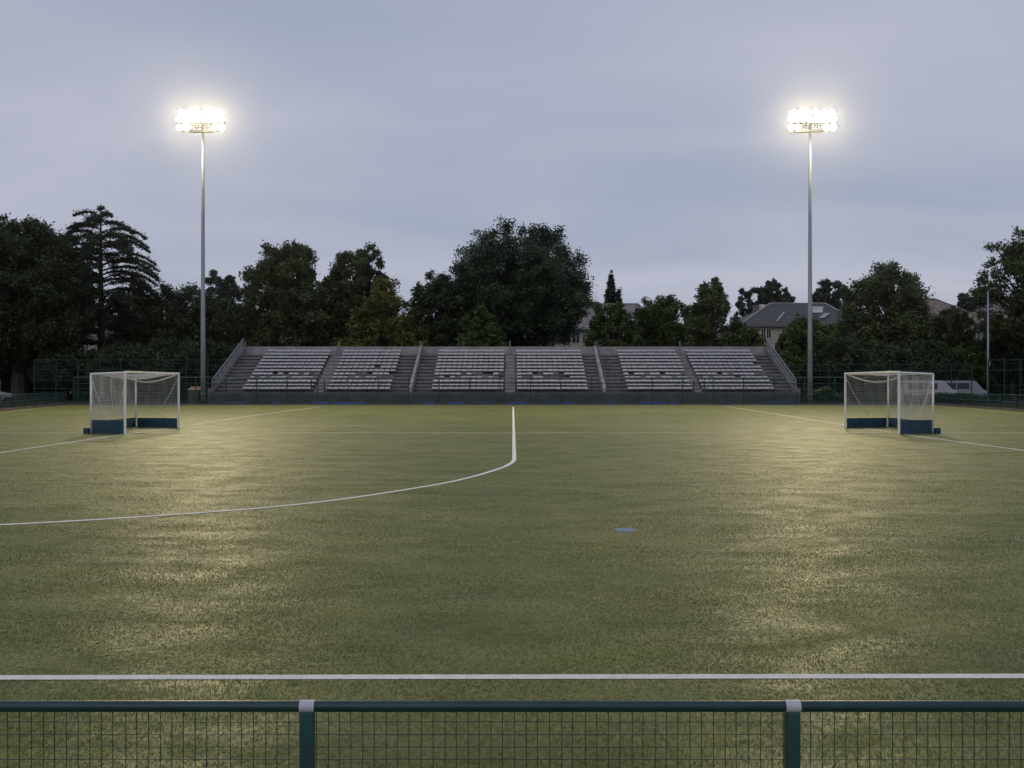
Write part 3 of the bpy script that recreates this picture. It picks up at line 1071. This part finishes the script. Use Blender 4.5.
house("pale house mostly hidden behind the cedar trunk", gx(70, 132), gx(160, 132), 132, 12, gz(340, 132), gz(318, 132), M["stucco"], M["slate"], hip=(4, 4),
      wins=[(gx(p, 132), gz(354, 132), 1.1, 1.9) for p in (85, 104, 123, 142)])


# ------------------------------------------------------------------ vehicles
def make_car(label, loc, rz, paint, kind="estate", name="parked_car"):
    """body along +x (front), built at origin, then placed"""
    rt = root(name, label, "van" if kind == "van" else "car", (0, 0, 0))
    if kind == "van":
        L, W, H = 4.9, 1.9, 2.05
        out = [(-L / 2, 0.35), (-L / 2, 1.1), (-L / 2 + 0.12, 1.95), (-L / 2 + 0.3, H), (1.0, H), (1.25, 1.98), (2.0, 1.2), (2.38, 1.05), (2.45, 0.6), (2.42, 0.35)]
        win = [(-2.1, -0.75), (-0.65, 0.55)]
        wz = (1.22, 1.82)
        ws = ((1.32, 1.92), (1.98, 1.26))
    else:
        L, W, H = 4.4, 1.78, 1.5
        out = [(-L / 2, 0.32), (-L / 2, 0.85), (-L / 2 + 0.25, 1.35), (-L / 2 + 0.5, H), (0.35, H), (0.55, 1.46), (1.25, 0.98), (2.0, 0.85), (2.2, 0.6), (2.18, 0.32)]
        win = [(-1.75, -0.65), (-0.55, 0.4)]
        wz = (0.98, 1.38)
        ws = ((0.62, 1.42), (1.2, 1.02))
    MB().prism(out, "y", -W / 2, W / 2).build("body", paint, rt, bevel=0.06)
    for sgn in (-1, 1):
        for a, b in win:
            y = sgn * W / 2
            MB().box(a, b, min(y, y + sgn * 0.012), max(y, y + sgn * 0.012), wz[0], wz[1]).build("side_window", M["glass"], rt, bevel=0.004)
        (xa, za), (xb, zb) = ws
        xx = xb
        for wx in (-L * 0.31, L * 0.31):
            wh = MB().tube([(wx, sgn * (W / 2 - 0.2), 0.32), (wx, sgn * (W / 2 + 0.015), 0.32)], 0.32, 18).build("wheel", M["tyre"], rt)
            MB().tube([(wx, sgn * (W / 2 + 0.0), 0.32), (wx, sgn * (W / 2 + 0.025), 0.32)], 0.2, 14).build("rim", M["car_silver"], wh)
        MB().box(L / 2 - 0.14, L / 2 + 0.02, sgn * W / 2 - (0.42 if sgn > 0 else -0.06), sgn * W / 2 - (0.06 if sgn > 0 else -0.42), 0.62, 0.78).build("headlight", M["flash"], rt, bevel=0.02)
        MB().box(-L / 2 - 0.012, -L / 2 + 0.05, sgn * W / 2 - (0.3 if sgn > 0 else -0.08), sgn * W / 2 - (0.08 if sgn > 0 else -0.3), 0.75, 0.95).build("tail_lamp", M["lamp_red"], rt)
    (xa, za), (xb, zb) = ws
    n = Vector((za - zb, 0, xb - xa)).normalized() * 0.012
    g = MB()
    g.quad((xa + n.x, -W / 2 + 0.12, za + n.z), (xa + n.x, W / 2 - 0.12, za + n.z), (xb + n.x, W / 2 - 0.1, zb + n.z), (xb + n.x, -W / 2 + 0.1, zb + n.z))
    g.build("windscreen", M["glass"], rt)
    MB().box(L / 2 - 0.1, L / 2 + 0.03, -W / 2 + 0.1, W / 2 - 0.1, 0.36, 0.52).build("bumper", M["black"], rt, bevel=0.02)
    rt.location = loc
    rt.rotation_euler = (0, 0, rz)
    return rt


make_car("white van parked directly behind the right goal", (gx(931, 79.4), 80.2, 0), R(-3), M["car_white"], "van", "parked_van")
make_car("silver van with bonnet facing right, next to the slim lamp post", (gx(961.5, 84), 84.6, 0), R(2), M["car_silver"], "van", "parked_van")
make_car("white car nose showing at the far left edge behind the fence", (gx(-20, 77), 77.6, 0), R(2), M["car_white"], "estate")

# white practice frame at the far left
fr = root("practice_frame", "small white practice goal frame at the far left edge behind the fence", "goal frame", (gx(-15, 76), 75.2, 0))
xa, xb = gx(-36, 76), gx(4.6, 76)
for x in (xa, xb):
    MB().beam((x, 75.2, 0), (x, 75.2, 2.12), 0.1).build("post", M["white"], fr)
MB().beam((xa + 0.052, 75.2, 2.07), (xb - 0.052, 75.2, 2.07), 0.1).build("crossbar", M["white"], fr)

# slim lamp post
d = 77.0
lx = gx(988, d)
lp = root("lamp_post", "slim grey lamp post at the right edge in front of the brown roofed house", "lamp post", (lx, d, 0))
MB().tube([(lx, d, 0), (lx, d, 4), (lx, d, gz(291, d))], [0.10, 0.085, 0.06], 10).build("pole", M["steel"], lp, smooth=True)
MB().box(lx - 0.12, lx + 0.12, d - 0.16, d - 0.07, gz(366, d), gz(361, d)).build("control_box", M["rail_steel"], lp, bevel=0.01)
zt = gz(291, d)
MB().tube([(lx, d, zt - 0.08), (lx, d - 0.35, zt + 0.06), (lx, d - 0.7, zt + 0.10)], 0.045, 8).build("arm", M["steel"], lp, smooth=True)
MB().box(lx - 0.14, lx + 0.14, d - 1.15, d - 0.65, zt + 0.06, zt + 0.17).build("lantern", M["rail_steel"], lp, bevel=0.03)

# utility cabinet by the left mast
d = 75.5
cx_ = gx(194, d)
cb = root("utility_cabinet", "brown utility cabinet with sloped tan lid beside the left mast", "cabinet", (cx_, d, 0))
MB().box(cx_ - 0.42, cx_ + 0.42, d - 0.25, d + 0.25, 0, gz(390, d)).build("body", M["brown"], cb, bevel=0.015)
z0, z1 = gz(390, d) + 0.003, gz(386.5, d)
MB().prism([(cx_ - 0.5, z0), (cx_ + 0.5, z0), (cx_ + 0.44, z1), (cx_ - 0.12, z1)], "y", d - 0.3, d + 0.3).build("lid", M["tan"], cb)
MB().box(cx_ - 0.02, cx_ + 0.02, d - 0.262, d - 0.252, 0.2, z0 - 0.1).build("door_gap", M["black"], cb)


# ------------------------------------------------------------------ trees
def leaves_geo(c, size, rng, flat=0.0, aspect=1.7):
    """rhombic leaf sprays with random attitudes; flat->1 lays them level"""
    n = len(c)
    nrm = rng.normal(size=(n, 3))
    nrm[:, 2] += flat * 4 * np.sign(nrm[:, 2] + 1e-9)
    nrm /= np.linalg.norm(nrm, axis=1, keepdims=True)
    t = rng.normal(size=(n, 3))
    u = np.cross(nrm, t)
    u /= np.linalg.norm(u, axis=1, keepdims=True)
    v = np.cross(nrm, u)
    s = (size * rng.uniform(0.6, 1.35, n))[:, None]
    bend = nrm * s * 0.25
    V = np.empty((n, 4, 3))
    V[:, 0] = c - u * s * 0.5 * aspect
    V[:, 1] = c - v * s * 0.5 + bend
    V[:, 2] = c + u * s * 0.5 * aspect
    V[:, 3] = c + v * s * 0.5 + bend
    return V.reshape(-1, 3), np.arange(n * 4).reshape(n, 4)


def limb_mb(mb, a, b, r0, r1, rng, n=5, sag=0.12):
    a, b = np.array(a), np.array(b)
    L = np.linalg.norm(b - a)
    j = rng.normal(size=(3, 3)) * L * 0.05
    pts = [a, a + (b - a) * 0.35 + j[0] + (0, 0, -sag * L * 0.6), a + (b - a) * 0.7 + j[1] + (0, 0, -sag * L * 0.4), b]
    mb.tube([tuple(p) for p in pts], [r0, r0 * 0.75 + r1 * 0.25, r0 * 0.4 + r1 * 0.6, r1], n)


TREES = {}


def env(shape, t):
    if shape == "round":
        return math.sqrt(max(0.0, 1 - (2 * t - 1) ** 2)) ** 0.85
    if shape == "dome":   # widest low, domed top
        return math.sqrt(max(0, 1 - ((t - 0.35) / 0.65) ** 2)) if t > 0.35 else 0.72 + 0.28 * t / 0.35
    if shape == "egg":    # widest low, tapering top
        return (1 - t) ** 0.62 * (0.78 + 0.6 * t) if t > 0.12 else 0.6 + 0.3 * t / 0.12
    if shape == "cone":
        return (1 - t) ** 0.9
    return 1.0


def broad_tree(label, cx, half, top, bot, d, shape="dome", leaf="leaf_mid", seed=1, clumps=70, nleaf=14000, size=0.34, name="tree", cat="tree", group="trees behind the pitch",
               lobes=0.2, tuft=0.30, upb=0.6, depth=None, trunk_r=0.35):
    rng = np.random.default_rng(seed)
    x, H, zb, Wd = gx(cx, d), gz(top, d), max(0.3, gz(bot, d)), half * d / F
    rt = root(name, label, cat, (x, d, 0), group)
    hc = H - zb
    dep = (depth or 0.85)
    ph = rng.uniform(0, 6.28, 6)

    clumps, nleaf, size, tuft, lobes = int(clumps * 2.7), int(nleaf * 2.7), size * 0.66, tuft * 0.78, lobes * 0.6
    cl = []
    f0 = {"dome": 0.40, "round": 0.5, "egg": 0.30}[shape]
    while len(cl) < clumps:
        v = rng.normal(size=3)
        v /= np.linalg.norm(v)
        a = math.atan2(v[1], v[0])
        lob = 1 + lobes * (math.sin(3 * a + ph[0] + 3 * v[2]) * 0.5 + math.sin(5 * a + ph[1] - 4 * v[2]) * 0.35 + math.sin(6 * v[2] + ph[3]) * 0.2)
        rad = lob * (rng.uniform(0.86, 1.0) if rng.random() < 0.62 else 0.8 * rng.random() ** 0.4)
        up = max(0.0, v[2]) * rad
        tp = 1 - (0.42 * up if shape == "egg" else 0.0)
        p = np.array([v[0] * rad * Wd * tp, v[1] * rad * Wd * dep * tp, zb + hc * (f0 + v[2] * rad * ((1 - f0) if v[2] > 0 else f0))])
        if cl and len(cl) < clumps * 0.75:
            q = np.array(cl)
            if np.min(np.linalg.norm(q - p, axis=1)) < 0.62 * (Wd * Wd * hc / clumps) ** (1 / 3) and rng.random() < 0.9:
                continue
        cl.append(p)
    cr = tuft * min(Wd, hc) * rng.uniform(0.7, 1.3, len(cl))
    # trunk and limbs (local coordinates: root at tree foot)
    tb = MB()
    tz = zb + hc * 0.55
    lean = rng.normal(size=2) * 0.25
    tpts = [(0, 0, -0.2), (lean[0] * 0.3, lean[1] * 0.3, zb * 0.6 + 0.3), (lean[0], lean[1], zb + hc * 0.3), (lean[0] * 1.4, lean[1] * 1.4, zb + hc * 0.8)]
    tb.tube(tpts, [trunk_r * 1.25, trunk_r, trunk_r * 0.65, trunk_r * 0.2], 9)
    for p in cl:
        z0 = min(zb + hc * 0.05 + (p[2] - zb) * 0.45, zb + hc * 0.7)
        f = (z0) / (zb + hc * 0.8)
        limb_mb(tb, (lean[0] * f, lean[1] * f, z0), p, trunk_r * 0.34 * (1.1 - f * 0.6), 0.03, rng, 5)
    off = Vector((x, d, 0))
    tb.v = [(a + x, b + d, c) for a, b, c in tb.v]
    tb.build("trunk", M["bark"], rt)
    # leaves: each clump is a spray of twigs
    C = []
    wsum = (cr ** 2).sum()
    for p, r in zip(cl, cr):
        nl = int(nleaf * r * r / wsum)
        nt_ = max(6, int(9 + 6 * rng.random()))
        out = p - np.array([0, 0, zb + hc * 0.35])
        out = out / (np.linalg.norm(out) + 1e-6)
        dirs = rng.normal(size=(nt_, 3)) * 0.9 + out * 0.55 + np.array([0, 0, upb * 0.8])
        dirs /= np.linalg.norm(dirs, axis=1, keepdims=True)
        tl = r * rng.uniform(0.6, 1.25, nt_)
        k = rng.integers(0, nt_, nl)
        s = rng.random(nl) ** 0.6
        base = p + dirs[k] * (tl[k] * s)[:, None]
        base = base + rng.normal(size=(nl, 3)) * (r * 0.24 * (1.15 - s * 0.5))[:, None]
        C.append(base)
    C = np.vstack(C)
    # bring the crown to the measured width and height
    kx = Wd / np.percentile(np.abs(C[:, 0]), 98.7)
    C[:, 0] *= kx
    C[:, 1] *= kx
    zt_ = np.percentile(C[:, 2], 99.75)
    C[:, 2] = np.where(C[:, 2] > zb, zb + (C[:, 2] - zb) * (H - zb) / (zt_ - zb), C[:, 2])
    C = C[(C[:, 2] > 0.05)]
    V, Fc = leaves_geo(C, size, rng, 0.12)
    np_mesh("crown", V, Fc, M[leaf], rt)
    return rt


def conifer(label, cx, top, bot, d, half_fn, whorls, seed, leaf="leaf_needle", droop=0.12, name="cedar_tree", cat="tree", per=6, size=0.34, trunk_r=0.45, dens=34, group="trees behind the pitch", lift=0.1, padw=0.17):
    rng = np.random.default_rng(seed)
    x, H, zb = gx(cx, d), gz(top, d), gz(bot, d)
    rt = root(name, label, cat, (x, d, 0), group)
    tb = MB()
    tb.tube([(x, d, -0.2), (x + 0.05, d, H * 0.4), (x - 0.05, d, H * 0.75), (x, d, H)], [trunk_r * 1.1, trunk_r * 0.75, trunk_r * 0.4, 0.04], 9)
    C = []
    for w in range(whorls):
        t = w / (whorls - 1)
        z = zb + (H - zb) * (t ** 0.92) - 0.15
        for k in range(per):
            a = 2 * math.pi * (k + rng.random() * 0.8) / per + w * 0.7
            L = half_fn(t) * d / F * rng.uniform(0.78, 1.1)
            if L < 0.2:
                L = 0.2
            dirv = np.array([math.cos(a), math.sin(a)])
            zj = z + rng.normal() * 0.25
            pts = []
            for q in np.linspace(0, 1, 6):
                zz = zj + L * (lift * math.sin(q * 2.2) - droop * q * q * 1.6)
                pts.append(np.array([dirv[0] * L * q, dirv[1] * L * q, zz]))
            tb.tube([(p[0] + x, p[1] + d, p[2]) for p in pts], [max(0.015, 0.014 * L * (1 - 0.9 * q)) for q in np.linspace(0, 1, 6)], 4)
            m = int(dens * L)
            q = rng.uniform(0.12, 1.0, m) ** 0.8
            P = np.array(pts)
            xi = q * 5
            i0 = np.minimum(xi.astype(int), 4)
            fr_ = (xi - i0)[:, None]
            pos = P[i0] * (1 - fr_) + P[i0 + 1] * fr_
            wdt = L * padw * (1.1 - q) + 0.12
            side = np.array([-dirv[1], dirv[0], 0])
            pos = pos + side * (rng.normal(size=m) * wdt)[:, None] * 0.9
            pos[:, 2] += rng.normal(size=m) * 0.05 - 0.03
            pos[:, 2] -= rng.random(m) * 0.10 * wdt
            pos += rng.normal(size=(m, 3)) * 0.05 * (rng.random(m) < 0.3)[:, None] * 3
            C.append(pos)
    tb.build("trunk", M["bark"], rt)
    C = np.vstack(C)
    V, Fc = leaves_geo(C, size, rng, 0.45, 1.9)
    np_mesh("crown", V, Fc, M[leaf], rt)
    return rt


def cedar_half(t):
    # crown half width in pixels at height fraction t
    return float(np.interp(t, [0, 0.15, 0.35, 0.55, 0.7, 0.82, 0.92, 0.97, 1.0], [50, 56, 62, 66, 54, 46, 30, 14, 3]))


conifer("tall dark cedar with layered drooping branches behind the left goal", 101, 209, 345, 93, cedar_half, 15, 8, per=5, dens=150, size=0.16, droop=0.17, lift=0.22, padw=0.12)
conifer("small pointed spruce rising behind the centre bushes", 611, 275, 345, 150, lambda t: 14.5 * (1 - t) ** 0.9 + 0.5, 20, 5, name="spruce_tree", per=9, size=0.34, dens=110, droop=0.25, lift=0.05, trunk_r=0.3, leaf="leaf_dark", padw=0.3)

conifer("smaller spruce tip hugging the right side of the pointed spruce", 618.5, 291, 345, 149, lambda t: 7 * (1 - t) ** 0.9 + 0.5, 14, 6, name="spruce_tree", per=8, size=0.32, dens=110, droop=0.2, lift=0.05, trunk_r=0.2, leaf="leaf_dark", padw=0.3)
T = broad_tree
T("huge dark round oak towering behind the centre of the grandstand", 514, 74, 227, 345, 108, "dome", "leaf_oak", 21, clumps=120, nleaf=42000, size=0.30, lobes=0.36, tuft=0.215, upb=1.0, trunk_r=0.8)
T("large mid-green tree behind the leftmost seating block", 286, 43, 246, 372, 103, "dome", "leaf_mid", 22, clumps=90, nleaf=26000, size=0.30, tuft=0.27, upb=0.9, trunk_r=0.5)
T("upright green tree right beside the large tree behind the left seats", 358, 33, 247, 350, 106, "dome", "leaf_mid", 23, clumps=70, nleaf=18000, size=0.30, tuft=0.28, upb=1.0, trunk_r=0.45)
T("yellowing broad tree standing left of the big oak behind the seats", 384, 40, 281, 372, 97, "egg", "leaf_yellow", 24, clumps=70, nleaf=17000, size=0.28, tuft=0.27, trunk_r=0.35)
T("dark green tree with a pointed top touching the left of the big oak", 436, 34, 275, 372, 104, "egg", "leaf_dark", 25, clumps=70, nleaf=17000, size=0.30, tuft=0.28, trunk_r=0.4)
T("small soft green tree in front of the big oak", 481, 25, 309, 372, 96, "egg", "leaf_bush", 26, clumps=45, nleaf=10000, size=0.26, tuft=0.30, trunk_r=0.25)
T("huge dark tree filling the left edge of the view", 20, 66, 222, 365, 88, "dome", "leaf_dark", 27, clumps=110, nleaf=36000, size=0.30, tuft=0.24, trunk_r=0.7)
T("dark rounded treetop between the left edge tree and the cedar", 52, 30, 236, 350, 104, "dome", "leaf_dark", 28, clumps=60, nleaf=12000, size=0.32, tuft=0.28, trunk_r=0.4)
T("dark bushy tree between the cedar and the left mast", 182, 47, 288, 374, 100, "dome", "leaf_dark", 29, clumps=80, nleaf=20000, size=0.30, tuft=0.27, trunk_r=0.4)
T("dark shaggy tree tucked behind the lower right side of the cedar", 138, 30, 284, 374, 106, "dome", "leaf_dark", 30, clumps=60, nleaf=13000, size=0.32, tuft=0.28, trunk_r=0.4)
T("small distant round tree right of the left mast", 220, 18, 272, 345, 150, "round", "leaf_far", 31, clumps=42, nleaf=7000, size=0.42, tuft=0.28, trunk_r=0.35)
T("low dark tree between left mast and the large green tree", 234, 26, 302, 376, 112, "dome", "leaf_dark", 32, clumps=50, nleaf=10000, size=0.34, tuft=0.28, trunk_r=0.35)
T("rounded green bush tree below the pointed spruce", 613, 26, 305, 372, 100, "dome", "leaf_bush", 33, clumps=60, nleaf=14000, size=0.26, tuft=0.27, upb=0.3, trunk_r=0.3)
T("broad rounded green tree behind the right seating blocks", 662, 33, 298, 374, 104, "dome", "leaf_bush", 34, clumps=70, nleaf=17000, size=0.27, tuft=0.26, upb=0.3, trunk_r=0.35)
T("feathery upright green tree right of the rounded bushes", 712, 28, 280, 372, 99, "egg", "leaf_mid", 35, clumps=60, nleaf=14000, size=0.28, tuft=0.28, upb=1.0, trunk_r=0.35)
T("low green tree hiding the foot of the slate roofed house", 745, 20, 328, 372, 98, "dome", "leaf_bush", 36, clumps=36, nleaf=8000, size=0.26, tuft=0.32, trunk_r=0.25)
T("distant dark pointed tree left of the slate roof", 745, 11, 290, 345, 150, "egg", "leaf_far", 37, clumps=30, nleaf=5000, size=0.42, tuft=0.34, trunk_r=0.3)
T("distant flat-topped tree directly above the slate roof", 770, 20, 281, 335, 155, "round", "leaf_far", 38, clumps=44, nleaf=8000, size=0.42, tuft=0.26, trunk_r=0.35)
T("distant low tree sloping down to the slate roof ridge", 793, 9, 294, 330, 155, "dome", "leaf_far", 39, clumps=20, nleaf=3500, size=0.42, tuft=0.36, trunk_r=0.3)
T("distant round tree showing between right mast and slate roof chimney", 832, 20, 281, 335, 152, "round", "leaf_far", 40, clumps=42, nleaf=8000, size=0.42, tuft=0.27, trunk_r=0.35)
T("dark green bush tree just left of the right mast", 808, 30, 319, 376, 92, "dome", "leaf_bush", 41, clumps=60, nleaf=14000, size=0.25, tuft=0.27, trunk_r=0.25)
T("large spreading tree behind the right goal", 888, 52, 266, 372, 98, "egg", "leaf_mid", 42, clumps=90, nleaf=26000, size=0.29, tuft=0.25, lobes=0.28, upb=0.8, trunk_r=0.5)
T("small leafy tree in front of the brown roofed house", 953, 22, 309, 374, 92, "dome", "leaf_mid", 43, clumps=44, nleaf=9500, size=0.25, tuft=0.30, trunk_r=0.25)
T("distant dark treetops showing over the brown roof ridge", 968, 11, 294, 330, 150, "round", "leaf_far", 44, clumps=24, nleaf=3500, size=0.4, tuft=0.33, trunk_r=0.3)
T("sparse open-branched tree reaching in at the right edge", 1034, 58, 232, 350, 84, "round", "leaf_mid", 45, clumps=62, nleaf=15000, size=0.27, tuft=0.22, lobes=0.3, upb=0.1, trunk_r=0.4)
T("dark dense bush under the sparse tree at the right edge", 1012, 32, 322, 378, 90, "dome", "leaf_dark", 46, clumps=60, nleaf=14000, size=0.26, tuft=0.27, trunk_r=0.25)
T("dense dark tree beyond the right edge tree", 1080, 50, 255, 378, 92, "dome", "leaf_dark", 47, clumps=70, nleaf=14000, size=0.32, tuft=0.26, trunk_r=0.45)
T("dark tree beyond the huge left edge tree", -70, 60, 225, 375, 95, "dome", "leaf_dark", 48, clumps=70, nleaf=14000, size=0.34, tuft=0.26, trunk_r=0.5)

# undergrowth behind the tall fences
BU = [(18, 36, 342, 92, "left edge fence"), (66, 30, 346, 88, "practice frame side fence"), (118, 34, 344, 88, "cedar"), (172, 34, 340, 87, "bushy dark tree"), (222, 28, 342, 88, "left end of the grandstand"),
      (783, 16, 352, 87, "right end of the grandstand"), (843, 30, 340, 88, "right mast"), (884, 30, 346, 86, "large spreading tree"), (925, 28, 342, 88, "right goal"), (962, 26, 348, 89, "two parked vans")]
for i, (c, h, t, d, w) in enumerate(BU):
    T(f"low dark shrub behind the tall fence, nearest to the {w}", c, h, t, 383, d, "dome", "leaf_bush" if i in (5, 9) else "leaf_dark", 60 + i, clumps=44, nleaf=8500, size=0.25, name="shrub", cat="shrub", group="shrubs behind the tall fences", tuft=0.34, trunk_r=0.12, upb=0.3)

# dark hedges closing the ground line
for lab, xa, xb, d, h0, sd in (("low clipped dark hedge in front of the two parked vans", 32.5, 44.5, 77.6, 0.72, 97), ("long dark hedge behind the tall fence left of the grandstand", -62, -24, 94, 4.6, 95), ("long dark hedge behind the tall fence and vans right of the grandstand", 24, 64, 93, 4.2, 96)):
    rng = np.random.default_rng(sd)
    hg = root("hedge", lab, "hedge", ((xa + xb) / 2, d, 0))
    n = 26000 if h0 > 1 else 7000
    xs = rng.uniform(xa, xb, n) - (xa + xb) / 2
    ht = h0 * (1 + 0.11 * np.sin(xs * 0.9) + 0.08 * np.sin(xs * 2.3 + 1))
    fz = rng.random(n)
    c = np.column_stack([xs, rng.normal(0, 0.8 if h0 > 1 else 0.25, n) * (1.1 - 0.5 * fz), 0.05 + ht * fz])
    V, Fc = leaves_geo(c, 0.27 if h0 > 1 else 0.12, rng, 0.1)
    np_mesh("foliage", V, Fc, M["leaf_dark"], hg)
    st = MB()
    for k in range(30):
        xx = xa + (xb - xa) * (k + 0.5) / 30
        st.tube([(xx, d, 0), (xx + 0.1, d, h0 * 0.7)], [0.06, 0.02], 5)
    st.build("stems", M["bark"], hg)

# flower bed beside the right mast
rng = np.random.default_rng(90)
fb = root("flowering_bush", "low flowering bush with pinkish and pale blooms behind the right mast", "bush", (gx(824, 76.5), 76.5, 0))
for nm, n, m_, sz in (("foliage", 1600, "leaf_bush", 0.16), ("pink_blooms", 130, "petal_pink", 0.13), ("pale_blooms", 60, "petal_pale", 0.13)):
    c = np.column_stack([rng.normal(0, 1.0, n).clip(-2.0, 1.9), rng.normal(0, 0.3, n), np.zeros(n)])
    top = 1.35 * np.exp(-(c[:, 0] / 1.7) ** 2) + 0.12 * np.sin(c[:, 0] * 5)
    c[:, 2] = np.abs(top) * (rng.random(n) ** 0.5 if nm == "foliage" else rng.uniform(0.8, 1.03, n)) + 0.05
    V, Fc = leaves_geo(c, sz, rng, 0.2)
    np_mesh(nm, V, Fc, M[m_], fb)

# far-off wood closing the horizon
rng = np.random.default_rng(91)
n = 60000
xs = rng.uniform(-330, 330, n)
hgt = 15.0 + 2.2 * np.sin(xs * 0.11) + 1.6 * np.sin(xs * 0.31 + 1) + 1.2 * np.sin(xs * 0.73)
c = np.column_stack([xs, 205 + rng.normal(0, 5, n), hgt * rng.random(n) ** 0.55])
V, Fc = leaves_geo(c, 1.3, rng, 0.1)
w = np_mesh("far_wood", V, Fc, M["leaf_wood"])
tag(w, kind="stuff")

# ------------------------------------------------------------------ mist added to make a glow round the lamps
hz_m = bpy.data.materials.new("lamp_glow_mist")
hz_m.use_nodes = True
nt = hz_m.node_tree
nt.nodes.remove(nt.nodes["Principled BSDF"])
pv = nt.nodes.new("ShaderNodeVolumePrincipled")
pv.inputs["Color"].default_value = (0.9, 0.92, 0.95, 1)
pv.inputs["Density"].default_value = 0.00013
pv.inputs["Anisotropy"].default_value = 0.95
nt.links.new(pv.outputs[0], nt.nodes["Material Output"].inputs["Volume"])
tag(MB().box(-905, 905, -305, 1505, -1.1, 33).build("glow_haze", hz_m), kind="stuff")

# ------------------------------------------------------------------ world, sun, camera
SUN_EL, SUN_AZ = R(38), R(200)
w = bpy.data.worlds.new("World")
S.world = w
w.use_nodes = True
nt = w.node_tree
L = nt.links.new
bg = nt.nodes["Background"]
sky = nt.nodes.new("ShaderNodeTexSky")
sky.sky_type = "NISHITA"
sky.sun_disc = False
sky.sun_elevation = SUN_EL
sky.sun_rotation = SUN_AZ
sky.air_density = 1.5
sky.dust_density = 2.0
sc = nt.nodes.new("ShaderNodeVectorMath")
sc.operation = "SCALE"
sc.inputs[3].default_value = 0.7
L(sky.outputs[0], sc.inputs[0])
tc = nt.nodes.new("ShaderNodeTexCoord")
# flat cloud deck: project the view direction on a plane overhead
sep = nt.nodes.new("ShaderNodeSeparateXYZ")
L(tc.outputs["Generated"], sep.inputs[0])
den = nt.nodes.new("ShaderNodeMath")
den.operation = "ADD"
den.inputs[1].default_value = 0.22
mxz = nt.nodes.new("ShaderNodeMath")
mxz.operation = "MAXIMUM"
mxz.inputs[1].default_value = 0.0
L(sep.outputs[2], mxz.inputs[0])
L(mxz.outputs[0], den.inputs[0])
dx = nt.nodes.new("ShaderNodeMath"); dx.operation = "DIVIDE"
dy = nt.nodes.new("ShaderNodeMath"); dy.operation = "DIVIDE"
L(sep.outputs[0], dx.inputs[0]); L(den.outputs[0], dx.inputs[1])
L(sep.outputs[1], dy.inputs[0]); L(den.outputs[0], dy.inputs[1])
cmb = nt.nodes.new("ShaderNodeCombineXYZ")
L(dx.outputs[0], cmb.inputs[0]); L(dy.outputs[0], cmb.inputs[1])
mp = nt.nodes.new("ShaderNodeMapping")
mp.inputs["Scale"].default_value = (0.5, 1.1, 1)
mp.inputs["Location"].default_value = (3.3, 1.2, 0)
L(cmb.outputs[0], mp.inputs["Vector"])
n1 = nt.nodes.new("ShaderNodeTexNoise")
n1.inputs["Scale"].default_value = 1.3
n1.inputs["Detail"].default_value = 5
n1.inputs["Roughness"].default_value = 0.5
n1.inputs["Distortion"].default_value = 0.4
L(mp.outputs[0], n1.inputs["Vector"])
cr = nt.nodes.new("ShaderNodeValToRGB")
cr.color_ramp.elements[0].position = 0.3
cr.color_ramp.elements[1].position = 0.72
K = 10.0
cr.color_ramp.elements[0].color = (0.335, 0.380, 0.505, 1)
cr.color_ramp.elements[1].color = (0.515, 0.53, 0.635, 1)
L(n1.outputs["Fac"], cr.inputs["Fac"])
sc2 = nt.nodes.new("ShaderNodeVectorMath")
sc2.operation = "SCALE"
sc2.inputs[3].default_value = K
L(cr.outputs[0], sc2.inputs[0])
mx = nt.nodes.new("ShaderNodeMix")
mx.data_type = "RGBA"
mx.inputs[0].default_value = 0.93
L(sc.outputs[0], mx.inputs[6])
L(sc2.outputs[0], mx.inputs[7])
L(mx.outputs[2], bg.inputs["Color"])
bg.inputs["Strength"].default_value = 0.1

sl = bpy.data.lights.new("sun", "SUN")
sl.energy = 0.35
sl.angle = R(50)
sl.color = (1.0, 0.96, 0.92)
so = bpy.data.objects.new("sun", sl)
COL.objects.link(so)
sd = Vector((math.sin(SUN_AZ) * math.cos(SUN_EL), math.cos(SUN_AZ) * math.cos(SUN_EL), math.sin(SUN_EL)))
so.rotation_euler = sd.to_track_quat("Z", "Y").to_euler()
so.location = (0, 0, 60)

cam = bpy.data.cameras.new("camera")
cam.sensor_width = 36
cam.lens = 36 * F / 1024
cam.clip_start = 0.05
cam.clip_end = 3000
co = bpy.data.objects.new("camera", cam)
COL.objects.link(co)
co.location = (0, 0, EYE)
co.rotation_euler = (R(90), 0, 0)
S.camera = co

S.view_settings.view_transform = "Standard"
S.view_settings.look = "None"
S.view_settings.exposure = 0
S.view_settings.gamma = 1
S.view_settings.use_curve_mapping = False
S.cycles.max_bounces = 6
S.cycles.diffuse_bounces = 3
S.cycles.glossy_bounces = 3
S.cycles.transmission_bounces = 3
S.cycles.sample_clamp_indirect = 4
S.cycles.use_denoising = True
S.cycles.caustics_reflective = False
S.cycles.caustics_refractive = False
